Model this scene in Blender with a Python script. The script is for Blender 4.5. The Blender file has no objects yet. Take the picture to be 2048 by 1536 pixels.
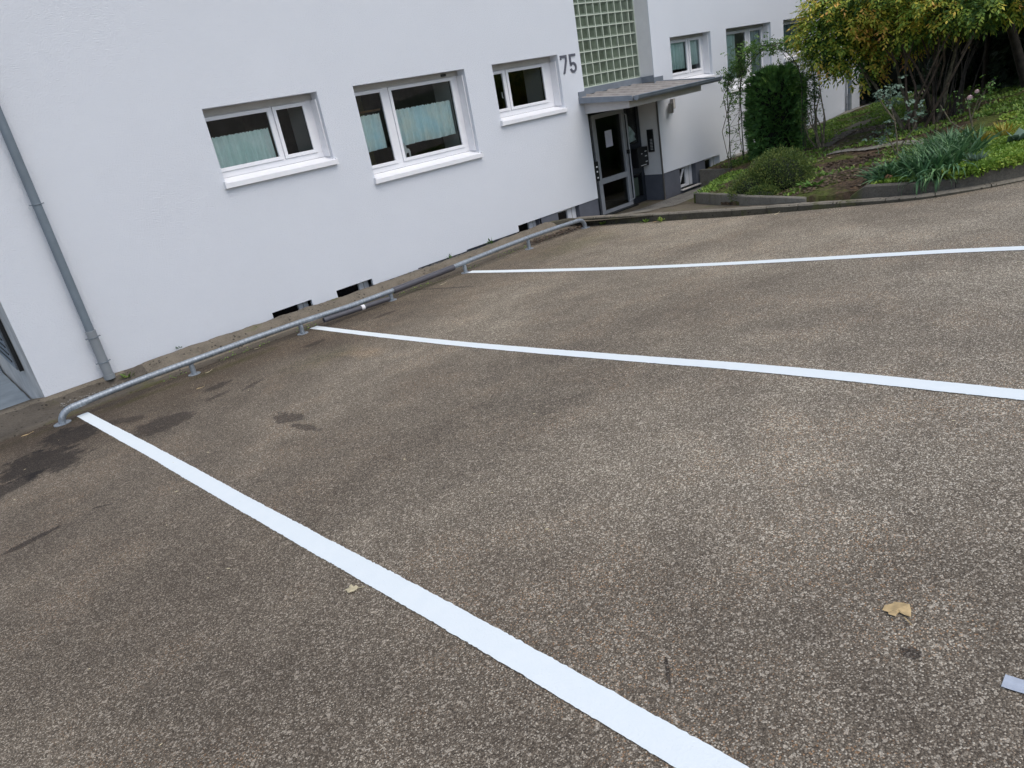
import bpy, math, random
import numpy as np
from mathutils import Vector, Matrix

# ------------------------------------------------------------------ camera, sky, sun, exposure
scene = bpy.context.scene
C = scene.collection
PITCH, ROLL, YAW, FPX = 0.38292, -0.18885, 0.67662, 1411.0
CAM = Vector((0, -8.3, 0))
fwd = Vector((math.sin(YAW)*math.cos(PITCH), math.cos(YAW)*math.cos(PITCH), -math.sin(PITCH)))
rgt0 = Vector((math.cos(YAW), -math.sin(YAW), 0)); up0 = rgt0.cross(fwd)
rgt = rgt0*math.cos(ROLL) + up0*math.sin(ROLL)
upv = -rgt0*math.sin(ROLL) + up0*math.cos(ROLL)
cd = bpy.data.cameras.new("camera"); cam = bpy.data.objects.new("camera", cd); C.objects.link(cam)
M = Matrix.Identity(4)
for i in range(3):
    M[i][0], M[i][1], M[i][2], M[i][3] = rgt[i], upv[i], -fwd[i], CAM[i]
cam.matrix_world = M
cd.sensor_width = 36; cd.lens = FPX/2048*36; cd.clip_start = 0.05; cd.clip_end = 600
scene.camera = cam

SUN_EL, SUN_AZ = math.radians(60), math.radians(176)      # azimuth from +Y, clockwise
w = bpy.data.worlds.new("World"); scene.world = w; w.use_nodes = True
nt = w.node_tree
sky = nt.nodes.new("ShaderNodeTexSky"); sky.sky_type = 'NISHITA'; sky.sun_disc = False
sky.sun_elevation = SUN_EL; sky.sun_rotation = SUN_AZ; sky.dust_density = 3.0; sky.ozone_density = 1.0
hs = nt.nodes.new("ShaderNodeHueSaturation"); hs.inputs['Saturation'].default_value = 0.95
nt.links.new(sky.outputs[0], hs.inputs['Color'])
bg = nt.nodes['Background']; bg.inputs['Strength'].default_value = 0.14
tm = nt.nodes.new('ShaderNodeMix'); tm.data_type = 'RGBA'; tm.blend_type = 'MULTIPLY'; tm.inputs[0].default_value = 1; tm.inputs[7].default_value = (.97, 1.0, 1.0, 1)
nt.links.new(hs.outputs[0], tm.inputs[6]); nt.links.new(tm.outputs[2], bg.inputs['Color'])
sd = bpy.data.lights.new("sun", 'SUN'); sd.energy = 0.8; sd.angle = math.radians(50); sd.color = (1, .975, .94)
so = bpy.data.objects.new("sun", sd); C.objects.link(so)
sdir = Vector((math.sin(SUN_AZ)*math.cos(SUN_EL), math.cos(SUN_AZ)*math.cos(SUN_EL), math.sin(SUN_EL)))
so.rotation_euler = sdir.to_track_quat('Z', 'Y').to_euler()
vs = scene.view_settings; vs.view_transform = 'Standard'; vs.look = 'None'; vs.gamma = 1; vs.exposure = 0.42

rng = np.random.default_rng(7); random.seed(7)

# ------------------------------------------------------------------ helpers
def tag(o, label=None, cat=None, group=None, kind=None):
    if label: o["label"] = label
    if cat: o["category"] = cat
    if group: o["group"] = group
    if kind: o["kind"] = kind
    return o

def empty(name, loc, label, cat, group=None):
    o = bpy.data.objects.new(name, None); C.objects.link(o); o.location = loc; o.empty_display_size = .1
    return tag(o, label, cat, group)

class MB:
    def __init__(s): s.v = []; s.f = []; s.m = []
    def quad(s, a, b, c, d, mi=0):
        n = len(s.v); s.v += [a, b, c, d]; s.f.append((n, n+1, n+2, n+3)); s.m.append(mi)
    def poly(s, pts, mi=0):
        n = len(s.v); s.v += list(pts); s.f.append(tuple(range(n, n+len(pts)))); s.m.append(mi)
    def box(s, x0, x1, y0, y1, z0, z1, mi=0):
        n = len(s.v)
        s.v += [(x0,y0,z0),(x1,y0,z0),(x1,y1,z0),(x0,y1,z0),(x0,y0,z1),(x1,y0,z1),(x1,y1,z1),(x0,y1,z1)]
        for q in ((0,3,2,1),(4,5,6,7),(0,1,5,4),(1,2,6,5),(2,3,7,6),(3,0,4,7)):
            s.f.append(tuple(n+i for i in q)); s.m.append(mi)
        return s
    def prism(s, pts, off, mi=0):
        """pts: planar polygon (3D), off: extrusion vector"""
        n = len(s.v); k = len(pts); off = Vector(off)
        s.v += [tuple(p) for p in pts] + [tuple(Vector(p)+off) for p in pts]
        s.f.append(tuple(range(n+k-1, n-1, -1))); s.m.append(mi)
        s.f.append(tuple(range(n+k, n+2*k))); s.m.append(mi)
        for i in range(k):
            j = (i+1) % k
            s.f.append((n+i, n+j, n+k+j, n+k+i)); s.m.append(mi)
        return s
    def tube(s, path, rad, seg=8, mi=0, cap=True):
        path = [Vector(p) for p in path]; n0 = len(s.v); K = len(path)
        rr = rad if hasattr(rad, '__len__') else [rad]*K
        prev = None
        for i, p in enumerate(path):
            t = (path[min(i+1, K-1)] - path[max(i-1, 0)]).normalized()
            if prev is None:
                a = t.cross(Vector((0, 0, 1)) if abs(t.z) < .9 else Vector((0, 1, 0))).normalized()
            else:
                a = (prev - t*prev.dot(t)).normalized()
            prev = a; b = t.cross(a)
            for k in range(seg):
                an = 2*math.pi*k/seg
                s.v.append(tuple(p + (a*math.cos(an) + b*math.sin(an))*rr[i]))
        for i in range(K-1):
            for k in range(seg):
                q = n0+i*seg; k2 = (k+1) % seg
                s.f.append((q+k, q+k2, q+seg+k2, q+seg+k)); s.m.append(mi)
        if cap:
            s.f.append(tuple(n0+k for k in range(seg-1, -1, -1))); s.m.append(mi)
            s.f.append(tuple(n0+(K-1)*seg+k for k in range(seg))); s.m.append(mi)
        return s
    def build(s, name, mats, parent=None, smooth=False, bevel=0, loc=None):
        me = bpy.data.meshes.new(name)
        me.from_pydata([tuple(v) for v in s.v], [], s.f)
        if not isinstance(mats, (list, tuple)): mats = [mats]
        for m_ in mats: me.materials.append(m_)
        if len(mats) > 1: me.polygons.foreach_set('material_index', s.m)
        me.update()
        o = bpy.data.objects.new(name, me); C.objects.link(o)
        if parent is not None:
            o.parent = parent
            P = world_loc(parent); o.location = -P
        elif loc is not None:
            me.transform(Matrix.Translation(-Vector(loc))); o.location = loc
        if smooth:
            me.polygons.foreach_set('use_smooth', [True]*len(me.polygons)); me.set_sharp_from_angle(angle=math.radians(42))
        if bevel:
            b = o.modifiers.new("bevel", 'BEVEL'); b.width = bevel; b.segments = 2; b.limit_method = 'ANGLE'
        return o

def world_loc(o):
    p = Vector(o.location)
    return p + world_loc(o.parent) if o.parent else p

def grid_mesh(name, P, mat, smooth=True):
    """P: (ny, nx, 3) array"""
    ny, nx = P.shape[:2]
    me = bpy.data.meshes.new(name)
    idx = np.arange(ny*nx).reshape(ny, nx)
    q = np.stack([idx[:-1,:-1], idx[:-1,1:], idx[1:,1:], idx[1:,:-1]], -1).reshape(-1, 4)
    me.from_pydata(P.reshape(-1, 3).tolist(), [], q.tolist())
    me.materials.append(mat); me.update()
    if smooth: me.polygons.foreach_set('use_smooth', [True]*len(me.polygons))
    o = bpy.data.objects.new(name, me); C.objects.link(o)
    return o

# ------------------------------------------------------------------ materials
def new_mat(name):
    m = bpy.data.materials.new(name); m.use_nodes = True
    n = m.node_tree; b = n.nodes['Principled BSDF']
    return m, n, b
def N(n, t, **kw):
    x = n.nodes.new(t)
    for k, v in kw.items():
        if k in x.inputs.keys(): x.inputs[k].default_value = v
        else: setattr(x, k, v)
    return x
def coords(n):
    g = n.nodes.new('ShaderNodeNewGeometry'); return g.outputs['Position']
def noise(n, src, scale, detail=3, rough=.6, dist=0):
    x = N(n, 'ShaderNodeTexNoise'); x.inputs['Scale'].default_value = scale
    x.inputs['Detail'].default_value = detail; x.inputs['Roughness'].default_value = rough
    x.inputs['Distortion'].default_value = dist
    n.links.new(src, x.inputs['Vector']); return x.outputs['Fac']
def ramp(n, fac, stops):
    r = n.nodes.new('ShaderNodeValToRGB'); e = r.color_ramp.elements
    while len(e) < len(stops): e.new(.5)
    for i, (p, c) in enumerate(stops):
        e[i].position = p; e[i].color = (*c, 1) if len(c) == 3 else c
    n.links.new(fac, r.inputs[0]); return r.outputs[0]
def math_(n, op, a, b=None, clamp=False):
    x = n.nodes.new('ShaderNodeMath'); x.operation = op; x.use_clamp = clamp
    for i, v in enumerate((a, b)):
        if v is None: continue
        if isinstance(v, (int, float)): x.inputs[i].default_value = v
        else: n.links.new(v, x.inputs[i])
    return x.outputs[0]
def mix(n, fac, a, b, mode='MIX'):
    x = n.nodes.new('ShaderNodeMix'); x.data_type = 'RGBA'; x.blend_type = mode
    for s_, v in ((0, fac), (6, a), (7, b)):
        if isinstance(v, (int, float)): x.inputs[s_].default_value = v
        elif isinstance(v, tuple): x.inputs[s_].default_value = (*v, 1) if len(v) == 3 else v
        else: n.links.new(v, x.inputs[s_])
    return x.outputs[2]
def bump(n, b, h, strength, dist):
    x = N(n, 'ShaderNodeBump'); x.inputs['Strength'].default_value = strength; x.inputs['Distance'].default_value = dist
    n.links.new(h, x.inputs['Height']); n.links.new(x.outputs[0], b.inputs['Normal']); return x
def simple(name, col, rough=.5, metal=0, var=.06, scale=6, bumps=0, bscale=60, spec=.5):
    m, n, b = new_mat(name)
    p = coords(n); f = noise(n, p, scale, 4)
    c0 = tuple(max(0, c*(1-var*2)) for c in col); c1 = tuple(min(1, c*(1+var*2)) for c in col)
    n.links.new(ramp(n, f, [(.3, c0), (.7, c1)]), b.inputs['Base Color'])
    b.inputs['Roughness'].default_value = rough; b.inputs['Metallic'].default_value = metal
    b.inputs['Specular IOR Level'].default_value = spec
    if bumps: bump(n, b, noise(n, p, bscale, 3), bumps, .003)
    return m
def leafmat(name, stops, rough=.55, trans=.25, nscale=1.2, mixn=.5):
    """per-leaf random colour, drifting with a soft 3D noise"""
    m, n, b = new_mat(name)
    g = n.nodes.new('ShaderNodeNewGeometry')
    r = g.outputs['Random Per Island']; f = noise(n, g.outputs['Position'], nscale, 2)
    f2 = N(n, 'ShaderNodeMapRange'); n.links.new(f, f2.inputs[0])
    f2.inputs[1].default_value = .3; f2.inputs[2].default_value = .7
    a = math_(n, 'MULTIPLY', r, 1-mixn); c = math_(n, 'MULTIPLY', f2.outputs[0], mixn)
    col = ramp(n, math_(n, 'ADD', a, c), stops)
    n.links.new(col, b.inputs['Base Color']); b.inputs['Roughness'].default_value = rough
    b.inputs['Specular IOR Level'].default_value = .35
    t = n.nodes.new('ShaderNodeBsdfTranslucent'); n.links.new(col, t.inputs[0])
    mx = n.nodes.new('ShaderNodeMixShader'); mx.inputs[0].default_value = trans
    n.links.new(b.outputs[0], mx.inputs[1]); n.links.new(t.outputs[0], mx.inputs[2])
    n.links.new(mx.outputs[0], n.nodes['Material Output'].inputs[0])
    return m

def mat_asphalt():
    m, n, b = new_mat('asphalt'); p = coords(n)
    v = N(n, 'ShaderNodeTexVoronoi'); v.inputs['Scale'].default_value = 235; n.links.new(p, v.inputs['Vector'])
    sep = n.nodes.new('ShaderNodeSeparateColor'); n.links.new(v.outputs['Color'], sep.inputs[0])
    grain = ramp(n, sep.outputs[0], [(0, (.088,.070,.052)), (.30, (.138,.112,.084)), (.62, (.198,.165,.127)), (.86, (.315,.270,.213)), (1, (.58,.52,.43))])
    v2 = N(n, 'ShaderNodeTexVoronoi'); v2.inputs['Scale'].default_value = 110; n.links.new(p, v2.inputs['Vector'])
    sep2 = n.nodes.new('ShaderNodeSeparateColor'); n.links.new(v2.outputs['Color'], sep2.inputs[0])
    grain = mix(n, math_(n, 'MULTIPLY', math_(n, 'GREATER_THAN', sep2.outputs[0], .955), .75), grain, (.50,.44,.36))
    rust = math_(n, 'MULTIPLY', math_(n, 'GREATER_THAN', sep.outputs[1], .93), ramp(n, noise(n, p, 1.6, 2), [(.5, (0,0,0)), (.62, (1,1,1))]))
    grain = mix(n, math_(n, 'MULTIPLY', rust, .6), grain, (.42,.24,.12))
    edge = ramp(n, v.outputs['Distance'], [(.30, (1.12,1.12,1.12)), (.80, (.54,.54,.54))])
    grain = mix(n, 1.0, grain, edge, 'MULTIPLY')
    # large and medium tone changes of the worn surface
    sx = n.nodes.new('ShaderNodeSeparateXYZ'); n.links.new(p, sx.inputs[0])
    big = ramp(n, noise(n, p, .55, 5, .55, .6), [(.30, (.80,.78,.77)), (.5, (1,.985,.97)), (.68, (1.28,1.28,1.27))])
    med = ramp(n, noise(n, p, 3.2, 4, .6), [(.3, (.86,.85,.85)), (.7, (1.12,1.12,1.12))])
    col = mix(n, 1.0, mix(n, 1.0, grain, big, 'MULTIPLY'), med, 'MULTIPLY')
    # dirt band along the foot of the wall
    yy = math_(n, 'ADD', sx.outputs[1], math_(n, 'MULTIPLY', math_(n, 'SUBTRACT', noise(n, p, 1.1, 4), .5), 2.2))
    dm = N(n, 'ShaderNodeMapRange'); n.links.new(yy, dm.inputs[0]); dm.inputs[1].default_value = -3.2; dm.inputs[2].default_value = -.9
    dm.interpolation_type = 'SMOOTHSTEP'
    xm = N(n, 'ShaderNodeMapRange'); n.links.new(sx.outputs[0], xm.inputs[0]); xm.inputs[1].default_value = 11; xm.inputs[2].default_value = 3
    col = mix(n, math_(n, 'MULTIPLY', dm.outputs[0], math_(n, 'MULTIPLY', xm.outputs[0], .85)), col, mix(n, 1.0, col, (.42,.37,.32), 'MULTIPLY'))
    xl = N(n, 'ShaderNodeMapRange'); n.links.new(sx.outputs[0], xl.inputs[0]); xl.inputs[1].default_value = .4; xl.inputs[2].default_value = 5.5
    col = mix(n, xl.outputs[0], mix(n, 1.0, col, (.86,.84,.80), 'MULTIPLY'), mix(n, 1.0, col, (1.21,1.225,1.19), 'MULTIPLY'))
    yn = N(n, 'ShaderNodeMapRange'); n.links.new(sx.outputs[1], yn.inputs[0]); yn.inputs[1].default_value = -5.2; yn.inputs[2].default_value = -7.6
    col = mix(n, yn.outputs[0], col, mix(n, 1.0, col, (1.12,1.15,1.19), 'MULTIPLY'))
    # blotches: x, y, rx, ry, angle, strength, tint
    wob = math_(n, 'MULTIPLY', math_(n, 'SUBTRACT', noise(n, p, 7.5, 6, .72), .5), 2.3)
    D = (.36,.35,.36); MO = (.55,.62,.30); PL = (1.9,1.7,1.45)
    for x, y, rx, ry, an, s, tint in [
        (.32,-1.95,.30,.46,.25,1,D), (.60,-1.42,.26,.36,.1,.95,D), (.02,-2.30,.34,.15,.3,.95,D), (1.16,-2.25,.30,.26,.2,.85,D), (.42,-3.6,.012,.10,.9,.9,D), (1.17,-7.29,.007,.06,-.85,.95,D), (1.0,-1.6,.10,.30,.5,.7,D), (3.0,-5.1,.8,.6,.3,.22,D), (1.9,-5.3,.9,.5,.1,.22,D),
        (1.73,-3.46,.10,.20,-.1,.9,D), (1.69,-3.85,.045,.20,.1,.8,D), (1.82,-1.70,.17,.09,.3,.8,D), (1.72,-2.05,.13,.05,.3,.75,D), (2.0,-2.15,.16,.04,.5,.7,D), (2.96,-1.50,.16,.08,.1,.8,D),
        (3.92,-1.42,.17,.07,.1,.8,D), (0.02,-3.64,.19,.04,.15,.95,D), (1.575,-7.775,.020,.024,0,.95,D), (4.9,-1.2,.035,.75,.15,.7,D),
        (2.92,-2.62,.16,.40,.1,.45,PL), (2.2,-1.0,.75,.16,0,.75,MO), (1.3,-.95,.5,.12,0,.7,MO), (6.9,-1.6,1.0,.6,.1,.35,MO),
        (4.6,-.645,3.6,.03,0,.8,D), (5.0,-.75,.6,.10,0,.7,MO), (.5,-.85,.6,.12,0,.5,MO), (2.7,-2.2,.5,.35,0,.3,MO)]:
        ca, sa = math.cos(an), math.sin(an)
        dx = math_(n, 'SUBTRACT', sx.outputs[0], x); dy = math_(n, 'SUBTRACT', sx.outputs[1], y)
        u = math_(n, 'ADD', math_(n, 'MULTIPLY', dx, ca/rx), math_(n, 'MULTIPLY', dy, sa/rx))
        v_ = math_(n, 'ADD', math_(n, 'MULTIPLY', dx, -sa/ry), math_(n, 'MULTIPLY', dy, ca/ry))
        r = math_(n, 'SQRT', math_(n, 'ADD', math_(n, 'MULTIPLY', u, u), math_(n, 'MULTIPLY', v_, v_)))
        r = math_(n, 'ADD', r, wob)
        mr = N(n, 'ShaderNodeMapRange'); n.links.new(r, mr.inputs[0]); mr.inputs[1].default_value = 1.0
        mr.inputs[2].default_value = .78 if tint is D else .1; mr.inputs[4].default_value = s
        col = mix(n, mr.outputs[0], col, mix(n, 1.0, col, tint, 'MULTIPLY'))
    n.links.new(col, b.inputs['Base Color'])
    b.inputs['Roughness'].default_value = .85; b.inputs['Specular IOR Level'].default_value = .3
    bump(n, b, math_(n, 'MULTIPLY', v.outputs['Distance'], -1.0), .6, .004)
    return m

def mat_stucco(name, col, dirt=True):
    m, n, b = new_mat(name); p = coords(n)
    f = noise(n, p, .8, 5, .6)
    c = ramp(n, f, [(.25, tuple(x*.965 for x in col)), (.7, col)])
    sp = math_(n, 'GREATER_THAN', noise(n, p, 26, 2), .735)
    c = mix(n, math_(n, 'MULTIPLY', sp, .10), c, (.45,.43,.40))
    n.links.new(c, b.inputs['Base Color']); b.inputs['Roughness'].default_value = .92
    b.inputs['Specular IOR Level'].default_value = .2
    s = N(n, 'ShaderNodeMapping'); s.inputs['Scale'].default_value = (1, 1, 1.7); n.links.new(p, s.inputs[0])
    h = math_(n, 'ADD', noise(n, s.outputs[0], 60, 3, .7, .5), math_(n, 'MULTIPLY', noise(n, p, 9, 3), .2))
    bump(n, b, h, .8, .011)
    return m

def mat_concrete(name, col, moss=.0, pits=True, mosscol=(.10,.11,.035), dark=.5):
    m, n, b = new_mat(name); p = coords(n)
    f = noise(n, p, 4.5, 6, .68)
    c = ramp(n, f, [(.28, tuple(x*dark for x in col)), (.5, col), (.75, tuple(min(1, x*1.35) for x in col))])
    c = mix(n, .5, c, ramp(n, noise(n, p, 55, 4, .7), [(.3, tuple(x*.5 for x in col)), (.7, tuple(min(1, x*1.4) for x in col))]))
    if pits:
        v = N(n, 'ShaderNodeTexVoronoi'); v.inputs['Scale'].default_value = 24; n.links.new(p, v.inputs['Vector'])
        sp = n.nodes.new('ShaderNodeSeparateColor'); n.links.new(v.outputs['Color'], sp.inputs[0])
        pm = math_(n, 'MULTIPLY', math_(n, 'LESS_THAN', v.outputs['Distance'], .28), math_(n, 'GREATER_THAN', sp.outputs[0], .72))
        c = mix(n, math_(n, 'MULTIPLY', pm, .85), c, (.035,.03,.024))
    if moss:
        mf = ramp(n, noise(n, p, 2.6, 5, .65), [(.62-moss*.25, (0,0,0)), (.74-moss*.2, (1,1,1))])
        c = mix(n, math_(n, 'MULTIPLY', mf, .8), c, mosscol)
    n.links.new(c, b.inputs['Base Color']); b.inputs['Roughness'].default_value = .93
    b.inputs['Specular IOR Level'].default_value = .2
    bump(n, b, math_(n, 'ADD', noise(n, p, 45, 5, .7), math_(n, 'MULTIPLY', noise(n, p, 12, 3), 1.2)), .8, .012)
    return m

def mat_glass(name, tint=(.02,.022,.022), rough=.02):
    m, n, b = new_mat(name); n.nodes.remove(b)
    tr = n.nodes.new('ShaderNodeBsdfTransparent'); tr.inputs[0].default_value = (.90,.94,.92,1)
    gl = n.nodes.new('ShaderNodeBsdfGlossy'); gl.inputs['Roughness'].default_value = rough; gl.inputs[0].default_value = (.9,.93,.95,1)
    fr = n.nodes.new('ShaderNodeFresnel'); fr.inputs[0].default_value = 1.5
    mx = n.nodes.new('ShaderNodeMixShader')
    n.links.new(math_(n, 'MULTIPLY', fr.outputs[0], 1.25, True), mx.inputs[0])
    n.links.new(tr.outputs[0], mx.inputs[1]); n.links.new(gl.outputs[0], mx.inputs[2])
    n.links.new(mx.outputs[0], n.nodes['Material Output'].inputs[0])
    return m

def mat_curtain(name, c0, c1):
    m, n, b = new_mat(name); p = coords(n)
    col = ramp(n, noise(n, p, 3.2, 2), [(.36, c0), (.64, c1)])
    s = N(n, 'ShaderNodeMapping'); s.inputs['Scale'].default_value = (1, 1, .25); n.links.new(p, s.inputs[0])
    col = mix(n, 1.0, col, ramp(n, noise(n, s.outputs[0], 60, 2), [(.3, (.93,.93,.93)), (.7, (1.05,1.05,1.05))]), 'MULTIPLY')
    n.links.new(col, b.inputs['Base Color']); b.inputs['Roughness'].default_value = .9
    return m

def mat_soil():
    m, n, b = new_mat('garden_soil'); p = coords(n)
    c = ramp(n, noise(n, p, 14, 6, .7), [(.3, (.030,.021,.014)), (.5, (.080,.056,.038)), (.72, (.16,.115,.078))])
    v = N(n, 'ShaderNodeTexVoronoi'); v.inputs['Scale'].default_value = 26; n.links.new(p, v.inputs['Vector'])
    sp = n.nodes.new('ShaderNodeSeparateColor'); n.links.new(v.outputs['Color'], sp.inputs[0])
    lit = math_(n, 'GREATER_THAN', sp.outputs[0], .82)
    c = mix(n, math_(n, 'MULTIPLY', lit, .55), c, (.19,.125,.075))
    g = ramp(n, noise(n, p, .9, 5, .65, .5), [(.44, (0,0,0)), (.53, (1,1,1))])
    gc = ramp(n, noise(n, p, 18, 4, .7), [(.3, (.035,.050,.012)), (.6, (.110,.145,.030)), (.8, (.20,.24,.06))])
    c = mix(n, math_(n, 'MULTIPLY', g, .8), c, gc)
    n.links.new(c, b.inputs['Base Color']); b.inputs['Roughness'].default_value = .95
    b.inputs['Specular IOR Level'].default_value = .15
    bump(n, b, noise(n, p, 30, 5, .75), 1, .03)
    return m

MAT = dict(
    asphalt=mat_asphalt(),
    stucco=mat_stucco('white_stucco', (.715,.74,.785)),
    smoothwhite=simple('smooth_render', (.78,.77,.77), .85, var=.03, scale=3),
    passage=simple('grey_render', (.54,.52,.49), .9, var=.12, scale=3),
    plinth=simple('plinth_grey', (.105,.112,.135), .85, var=.05, scale=5, bumps=.3, bscale=150),
    upvc=simple('white_window_plastic', (.78,.78,.80), .35, var=.015),
    sill=simple('white_sill_metal', (.82,.82,.84), .4, var=.02),
    shutter=simple('shutter_box', (.42,.41,.39), .6, var=.04),
    glass=mat_glass('window_glass'),
    darkglass=simple('dark_basement_glass', (.008,.008,.009), .15),
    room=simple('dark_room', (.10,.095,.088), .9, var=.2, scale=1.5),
    roomgreen=simple('olive_room_wall', (.16,.15,.05), .9, var=.1),
    curtain=mat_curtain('mint_curtain', (.70,.86,.83), (.84,.94,.92)),
    curtain2=mat_curtain('pale_curtain', (.72,.90,.94), (.88,.93,.88)),
    curtain3=mat_curtain('grey_net_curtain', (.42,.54,.54), (.62,.74,.76)),
    wood=simple('wood', (.25,.13,.04), .5, var=.2),
    zinc=simple('zinc_grey', (.225,.255,.295), .45, metal=.35, var=.07, scale=5),
    zincdark=simple('zinc_dark', (.13,.155,.185), .45, metal=.3, var=.07, scale=5),
    pipepaint=simple('pipe_paint', (.165,.20,.23), .5, metal=.1, var=.06, scale=4),
    pipesleeve=simple('pipe_sleeve', (.22,.24,.255), .5, var=.05, scale=4),
    roofsheet=simple('roof_sheet', (.31,.285,.27), .6, var=.10, scale=9),
    beam=simple('beam_paint', (.60,.58,.57), .8, var=.03, scale=3),
    anthracite=simple('door_anthracite', (.016,.020,.027), .4, var=.05),
    alu=simple('door_aluminium', (.43,.445,.47), .42, metal=.25, var=.03),
    steel=simple('brushed_steel', (.30,.29,.28), .35, metal=.8, var=.05),
    black=simple('black_metal', (.010,.011,.012), .4, var=.1),
    number=simple('number_grey', (.095,.10,.125), .6, var=.03),
    paper=simple('paper', (.62,.62,.72), .8, var=.02),
    bag=simple('plastic_bag', (.55,.62,.62), .4, var=.2, scale=9),
    whitetag=simple('white_label', (.7,.7,.7), .6),
    mortar=simple('block_mortar', (.50,.55,.46), .8, var=.04),
    blockrim=simple('glass_block_rim', (.15,.185,.14), .12, var=.10, scale=3),
    blockcore=simple('glass_block_core', (.095,.120,.088), .16, var=.22, scale=4),
    coping=mat_concrete('coping_concrete', (.170,.145,.112), moss=.05, dark=.35),
    gutterstrip=mat_concrete('strip_concrete', (.105,.090,.072), moss=.25, pits=True, mosscol=(.085,.085,.03), dark=.4),
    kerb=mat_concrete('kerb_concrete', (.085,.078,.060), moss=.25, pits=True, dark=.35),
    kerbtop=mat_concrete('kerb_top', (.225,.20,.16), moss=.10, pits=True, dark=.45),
    planter=mat_concrete('planter_concrete', (.20,.185,.155), moss=.2, pits=False, dark=.45),
    planterdark=mat_concrete('dark_planter_concrete', (.125,.114,.095), moss=.25, pits=False, dark=.5),
    paving=mat_concrete('paving_concrete', (.135,.115,.085), moss=.3, pits=False, dark=.4),
    washed=mat_concrete('exposed_gravel', (.23,.22,.20), moss=.05, pits=True, dark=.3),
    soil=mat_soil(),
    gravel=mat_concrete('gravel', (.24,.225,.20), moss=.35, pits=True, dark=.4),
    boards=simple('grey_painted_boards', (.27,.31,.34), .55, var=.08, scale=5),
    line=None, greygreenpanel=simple('inner_panel_paint', (.15,.18,.145), .5, var=.05),
    hill=simple('grass_hill', (.045,.06,.022), .9, var=.35, scale=.8),
    bark=simple('brown_bark', (.080,.056,.038), .9, var=.3, scale=20, bumps=.8, bscale=60),
    barkgrey=simple('grey_bark', (.125,.105,.068), .9, var=.3, scale=20, bumps=.6, bscale=60),
    darkbark=simple('dark_bark', (.035,.028,.022), .9, var=.3, scale=16, bumps=.8, bscale=40),
    greenmetal=simple('dark_green_metal', (.018,.030,.022), .5, var=.2),
    terracotta=simple('terracotta', (.40,.20,.10), .8),
    foam=simple('grey_plastic_tube', (.072,.070,.080), .38, var=.05, scale=10),
)
def mat_galv():
    m, n, b = new_mat('galvanised_pipe'); p = coords(n)
    s = N(n, 'ShaderNodeMapping'); s.inputs['Scale'].default_value = (2.4, 1, 1); n.links.new(p, s.inputs[0])
    c = ramp(n, noise(n, s.outputs[0], 22, 4, .7), [(.3, (.17,.19,.21)), (.55, (.29,.325,.36)), (.75, (.42,.46,.50))])
    n.links.new(c, b.inputs['Base Color']); b.inputs['Metallic'].default_value = .45; b.inputs['Roughness'].default_value = .5
    return m
MAT['galv'] = mat_galv()
def mat_line():
    m, n, b = new_mat('white_road_paint'); p = coords(n)
    c = ramp(n, noise(n, p, 12, 4), [(.3, (.755,.808,.815)), (.7, (.785,.83,.83))])
    v = noise(n, p, 160, 2)
    c = mix(n, math_(n, 'MULTIPLY', math_(n, 'LESS_THAN', v, .25), .5), c, (.35,.33,.30))
    n.links.new(c, b.inputs['Base Color']); b.inputs['Roughness'].default_value = .6
    bump(n, b, noise(n, p, 110, 3), .35, .004)
    return m
MAT['line'] = mat_line()

# ------------------------------------------------------------------ terrain functions
YK = [-70,-22,-16,-14,-9,-7.6,-6.5,-5.5,-4.6,-3.5,-2,-.8,0,3]
ZK = [6,-.2,-1.02,-1.14,-1.44,-1.54,-1.615,-1.705,-1.785,-1.875,-1.98,-2.06,-2.11,-2.2]
_m = [ (ZK[min(i+1,len(YK)-1)]-ZK[max(i-1,0)])/(YK[min(i+1,len(YK)-1)]-YK[max(i-1,0)]) for i in range(len(YK))]
def gz(y):
    y = np.clip(np.asarray(y, float), YK[0], YK[-1])
    i = np.clip(np.searchsorted(YK, y)-1, 0, len(YK)-2)
    a = np.array(YK)[i]; b = np.array(YK)[i+1]; za = np.array(ZK)[i]; zb = np.array(ZK)[i+1]
    ma = np.array(_m)[i]; mb = np.array(_m)[i+1]; h = b-a; t = (y-a)/h
    return (2*t**3-3*t**2+1)*za + (t**3-2*t**2+t)*h*ma + (-2*t**3+3*t**2)*zb + (t**3-t**2)*h*mb
def g1(y): return float(gz(y))
def garden_z(x, y):
    zw = np.interp(x, [8,12,13.3,16.2,19.5,30], [-2.25,-2.06,-1.98,-1.90,-1.84,-1.5])
    return zw - .13*np.minimum(y, 0) + .012*np.sin(3.1*x+1.7*y) + .01*np.sin(7.3*y-2.2*x)
def gg(x, y): return float(garden_z(x, y))
def smooth(t): t = min(1, max(0, t)); return t*t*(3-2*t)
def path_z(x, y):
    base = g1(min(y, -.8)) + .083 - .10*(x-8.1)
    k = smooth((x+y-8.0)/2.6)
    return base*(1-k) - 2.315*k

KERB = [(8.23,-.40),(8.20,-.90),(8.12,-1.6),(8.05,-2.2),(8.0,-2.95),(7.96,-3.37),(7.94,-3.82),(7.93,-4.27),(7.89,-4.97),
        (7.86,-5.41),(7.89,-5.66),(7.98,-5.89),(8.13,-6.14),(8.31,-6.36),(8.85,-6.95),(9.8,-7.55),(12,-8.2),(25,-9.1)]
KX = [k[0] for k in KERB][::-1]; KY = [k[1] for k in KERB][::-1]
def kerb_x(y): return float(np.interp(y, KY, KX)) if y > -9.1 else 40.0

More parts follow.
